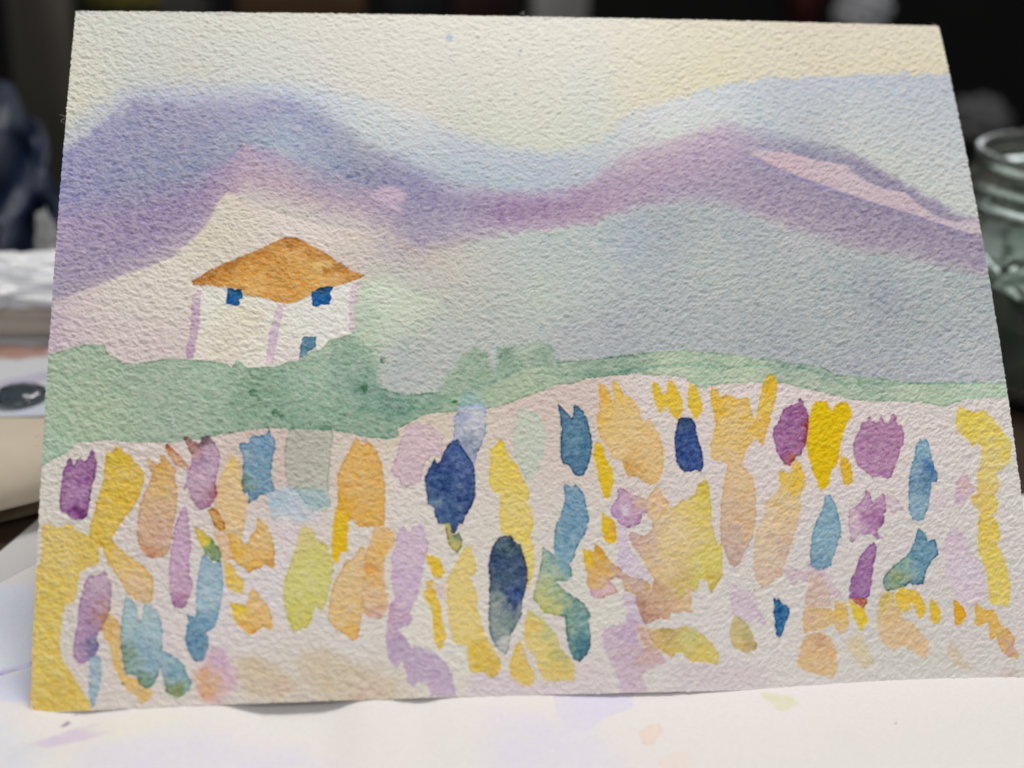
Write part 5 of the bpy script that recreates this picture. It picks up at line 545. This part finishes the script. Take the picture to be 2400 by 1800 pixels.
f = np.stack([ii[:-1, :-1], ii[:-1, 1:], ii[1:, 1:], ii[1:, :-1]], -1).reshape(-1, 4)
o = link('cover', mesh_np('cover', vv_.reshape(-1, 3), f), M_pad, pad)
inn = [(-188, 22), (-107, 72), (-99, 77), (-44, 111), (-44, 172), (-188, 172)]
from_bm('page_block', slab(inn, 0.8, 8.0, 0), M_padside, pad, smooth=False)

STAIN = [
('poly','s','',[(-120.63,114.66),(-114.02,118.59),(-109.44,122.67),(-107.46,116.37),(-111.14,113.41),(-114.15,104.66),(-118.09,103.81)],(196, 184, 205),[],0.1,0.500,'o'),
('poly','s','',[(-119.92,111.64),(-107.17,111.31),(-103.38,92.31),(-115.48,92.68)],(208, 206, 220),[],0,3.000,'o'),
('poly','s','',[(-127.28,143.09),(-122.42,141.84),(-116.82,140.57),(-112.69,142.83),(-110.87,133.60),(-118.40,130.42),(-124.60,131.66)],(176, 135, 126),[],0,2.000,'o'),
]
ls = sheet('palette_paper', -185, -50, 94.0, 150, 300, 130, lambda x, y: 15.35 + 0.12 * np.sin(x * .2 + y * .1), STAIN, (214, 205, 206), (214, 208, 214), None, 70, alb=0.54)
tag(ls, 'white paper with lilac and reddish stains lying on the beige pad', 'paper sheet')

M_glass = mat('clear_glass', (0.93, 0.96, 0.95), 0.02, trans=1.0, ior=1.5)
M_jar = mat('jar_glass', (0.84, 0.90, 0.84), 0.0, trans=0.955, ior=1.5)
M_gem = mat('gem_glass', (0.15, 0.18, 0.19), 0.12, trans=1.0, ior=1.55)
prof = [(5.6 * math.cos(t), 2.3 * math.sin(t)) for t in np.linspace(-1.45, 1.52, 18)]
bm = lathe([(r * MM, z * MM) for r, z in prof], 16, lambda a, z, r: r * (0.05 * math.sin(2 * a + .4) + 0.10 * math.sin(5 * a + z * 2600) * math.cos(3 * a + z * 1500)))
gem = from_bm('glass_gem', bm, M_gem, smooth=False); gem.location = (-0.11112,0.10295,0.01700)
tag(gem, 'flat clear glass gem lying on the lilac stained paper', 'glass gem')

# low tray with crumpled plastic on it
M_dish = mat('stoneware', (0.50, 0.45, 0.39), 0.5, nscale=50, namt=0.05)
tray = empty('low_tray', (-0.11923,0.14683,0.01540)); tag(tray, 'low beige tray behind the stained paper at the left', 'tray')
b_ = bmesh.new(); box(b_, -0.075, 0.055, 0, 0.022, 0, 0.0088)
bmesh.ops.bevel(b_, geom=b_.edges[:], offset=0.0028, segments=5)
o = from_bm('tray_body', b_, M_dish); o.parent = tray
b_ = bmesh.new(); box(b_, -0.071, 0.051, 0.0035, 0.0185, 0.0090, 0.0096)
bmesh.ops.bevel(b_, geom=b_.edges[:], offset=0.0002, segments=1)
o = from_bm('tray_lining', b_, M_dish); o.parent = tray
M_film = mat('crumpled_plastic', (0.78, 0.80, 0.83), 0.30, trans=0.0, spec=0.6, nscale=90, namt=0.06, bump=0.5, bscale=160)
def crumple(name, loc, sx, sy, sz, seed, m):
    b = bmesh.new(); bmesh.ops.create_icosphere(b, subdivisions=5, radius=1)
    from mathutils import noise as nz
    for v in b.verts:
        p = v.co.copy() * 2.2 + Vector((seed, seed * 2, 0))
        c = nz.cell_vector(p * 1.0) * 0.10 if False else Vector((0, 0, 0))
        d = abs(nz.noise(p * 1.3)) * 0.35 + abs(nz.noise(p * 3.1)) * 0.18 + abs(nz.noise(p * 7)) * 0.07
        v.co = v.co * (0.78 + d)
        v.co.x *= sx; v.co.y *= sy; v.co.z = max(v.co.z, -0.45) * sz
    o = from_bm(name, b, m, smooth=False); o.location = loc
    return o
pl = crumple('plastic_bag', (-0.13257,0.15427,0.02800), 0.055, 0.013, 0.0085, 3.3, M_film)
tag(pl, 'crumpled clear plastic bag lying along the low beige tray', 'plastic bag')
M_foil = mat('grey_plastic', (0.42, 0.43, 0.44), 0.4, nscale=60, namt=0.1, bump=0.3, bscale=200)
o = crumple('plastic_bag', (-0.12052,0.18500,0.02627), 0.0034, 0.005, 0.014, 9.1, M_foil)
tag(o, 'upright wad of grey plastic between the tray and the navy cloth', 'plastic bag')

# navy cloth hanging over something at the left
M_navy = mat('navy_cloth', (0.008, 0.016, 0.042), 0.45, nscale=25, namt=0.5, bump=0.3, bscale=2000)
nu, nv = 120, 120
uu, vv = np.meshgrid(np.linspace(0, 1, nu), np.linspace(0, 1, nv))
cx = -0.1523 + (-0.1224 - -0.1523) * uu; ztop = 0.0664 + (0.0161 - 0.0664) * uu ** 1.5; cz = 0.002 + (ztop - 0.002) * vv
cy = 0.225 + 0.03 * vv ** 2 + 0.008 * np.sin(uu * 9 + vv * 5) + 0.005 * np.sin(uu * 19 - vv * 9) + 0.002 * np.sin(vv * 23 + uu * 8)
ii = np.arange(nu * nv).reshape(nv, nu)
f = np.stack([ii[:-1, :-1], ii[:-1, 1:], ii[1:, 1:], ii[1:, :-1]], -1).reshape(-1, 4)
o = link('navy_cloth', mesh_np('navy_cloth', np.stack([cx, cy, cz], -1).reshape(-1, 3), f), M_navy)
sm = o.modifiers.new('thickness', 'SOLIDIFY'); sm.thickness = 0.002
tag(o, 'rumpled navy blue cloth at the left behind the plastic bag', 'cloth')

# ------------------------------------------------------------------ quilted glass jar with dark green rinse water
jar = empty('glass_jar', (0.1650,0.1500,0.001)); tag(jar, 'quilted glass jar of dark green rinse water behind the right edge of the painting', 'jar')
RB, RT, HJ = 39.0, 33.0, 64
def quilt(a, z, r):
    zz = z / MM
    if r < 0.0325 or zz < 8 or zz > HJ - 23: return 0
    k = math.pi / 13.0
    p = (a * RB + zz * 1.15) * k * 0.5; q = (a * RB - zz * 1.15) * k * 0.5
    s = min(abs(math.sin(p)), abs(math.sin(q)))
    fade = min(1, (zz - 8) / 4, (HJ - 23 - zz) / 4)
    return (2.0 * min(1, s * 1.5) - 1.4) * MM * fade
outer = [(5, 0), (30, 0), (35, 1), (38.5, 4), (39, 8)]
outer += [(39, z) for z in np.linspace(9, HJ - 23, 44)]
outer += [(38.6, HJ - 21), (37, HJ - 18.5), (34.5, HJ - 16.5), (33, HJ - 15), (33, HJ - 13.5), (34.6, HJ - 12.6), (34.8, HJ - 11.6), (33.2, HJ - 10.6),
          (33, HJ - 8.6), (34.4, HJ - 7.8), (34.5, HJ - 6.9), (33, HJ - 6), (32.6, HJ - 3.2), (33.1, HJ - 2.4), (33.3, HJ - 1.0), (32.6, HJ), (31.2, HJ), (30.6, HJ - 1)]
inner = [(30.6, HJ - 14), (32, HJ - 17), (35.6, HJ - 21), (36.2, HJ - 25), (36.2, 9), (35, 5), (31, 3.4), (4, 3.2)]
bm = lathe([(r * MM, z * MM) for r, z in outer + inner], 176, quilt)
o = from_bm('glass', bm, M_jar); o.parent = jar
M_water = mat('green_rinse_water', (0.008, 0.042, 0.022), 0.08, trans=0.0, ior=1.33, spec=0.5, nscale=30, namt=0.2)
WZ = 31
o = from_bm('rinse_water', lathe([(r * MM, z * MM) for r, z in [(4, 3.4), (31, 3.6), (34.9, 5.3), (36.0, 9), (36.0, WZ - 1), (36.15, WZ), (34, WZ - .5), (2, WZ - .5)]], 96), M_water); o.parent = jar

# ------------------------------------------------------------------ dim room behind
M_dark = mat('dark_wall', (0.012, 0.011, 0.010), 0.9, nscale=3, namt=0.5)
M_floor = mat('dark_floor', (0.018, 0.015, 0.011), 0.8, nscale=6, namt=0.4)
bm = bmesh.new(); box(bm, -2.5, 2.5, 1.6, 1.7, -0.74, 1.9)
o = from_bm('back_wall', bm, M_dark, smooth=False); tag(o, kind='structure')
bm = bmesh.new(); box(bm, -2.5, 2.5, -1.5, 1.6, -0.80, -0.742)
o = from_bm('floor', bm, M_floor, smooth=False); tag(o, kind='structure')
def rbox(name, label, cat, x0, x1, y, z0, z1, d, col, bev=0.004, rough=0.7, detail=None):
    t = empty(name, ((x0 + x1) / 2 * MM, y * MM, z0 * MM)); tag(t, label, cat)
    b = bmesh.new(); w = (x1 - x0) / 2 * MM
    box(b, -w, w, 0, d * MM, 0, (z1 - z0) * MM)
    bmesh.ops.bevel(b, geom=b.edges[:], offset=bev, segments=3)
    m = mat(name + '_body', col, rough, nscale=20, namt=0.15)
    o = from_bm('body', b, m); o.parent = t
    b = bmesh.new(); box(b, -w * 0.97, w * 0.97, -0.0015, 0.002, (z1 - z0) * MM * 0.80, (z1 - z0) * MM * 0.86)
    o = from_bm('seam', b, mat(name + '_seam', tuple(c * 0.5 for c in col), 0.8)); o.parent = t
    return t
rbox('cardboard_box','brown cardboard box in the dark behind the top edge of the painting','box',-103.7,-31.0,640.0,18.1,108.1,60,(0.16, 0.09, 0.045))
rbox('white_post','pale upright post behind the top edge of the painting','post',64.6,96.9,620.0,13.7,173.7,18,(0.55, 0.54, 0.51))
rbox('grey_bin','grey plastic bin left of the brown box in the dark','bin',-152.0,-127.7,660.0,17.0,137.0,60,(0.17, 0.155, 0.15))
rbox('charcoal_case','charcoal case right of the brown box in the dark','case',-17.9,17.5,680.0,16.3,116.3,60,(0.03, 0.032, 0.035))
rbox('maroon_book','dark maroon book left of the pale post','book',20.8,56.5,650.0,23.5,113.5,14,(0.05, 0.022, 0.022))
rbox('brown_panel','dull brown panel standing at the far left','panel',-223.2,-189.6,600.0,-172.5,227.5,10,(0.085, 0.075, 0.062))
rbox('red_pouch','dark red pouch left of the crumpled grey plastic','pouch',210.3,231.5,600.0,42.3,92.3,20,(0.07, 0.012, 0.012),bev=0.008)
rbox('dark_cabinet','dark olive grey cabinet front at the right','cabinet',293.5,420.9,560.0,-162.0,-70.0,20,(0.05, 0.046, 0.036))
rbox('jar_backing_box','dull brown box added behind the glass jar to show through it','box',176.2,230.0,235.0,-6.3,19.7,30,(0.07, 0.055, 0.045))  # box added to brighten the view through the jar
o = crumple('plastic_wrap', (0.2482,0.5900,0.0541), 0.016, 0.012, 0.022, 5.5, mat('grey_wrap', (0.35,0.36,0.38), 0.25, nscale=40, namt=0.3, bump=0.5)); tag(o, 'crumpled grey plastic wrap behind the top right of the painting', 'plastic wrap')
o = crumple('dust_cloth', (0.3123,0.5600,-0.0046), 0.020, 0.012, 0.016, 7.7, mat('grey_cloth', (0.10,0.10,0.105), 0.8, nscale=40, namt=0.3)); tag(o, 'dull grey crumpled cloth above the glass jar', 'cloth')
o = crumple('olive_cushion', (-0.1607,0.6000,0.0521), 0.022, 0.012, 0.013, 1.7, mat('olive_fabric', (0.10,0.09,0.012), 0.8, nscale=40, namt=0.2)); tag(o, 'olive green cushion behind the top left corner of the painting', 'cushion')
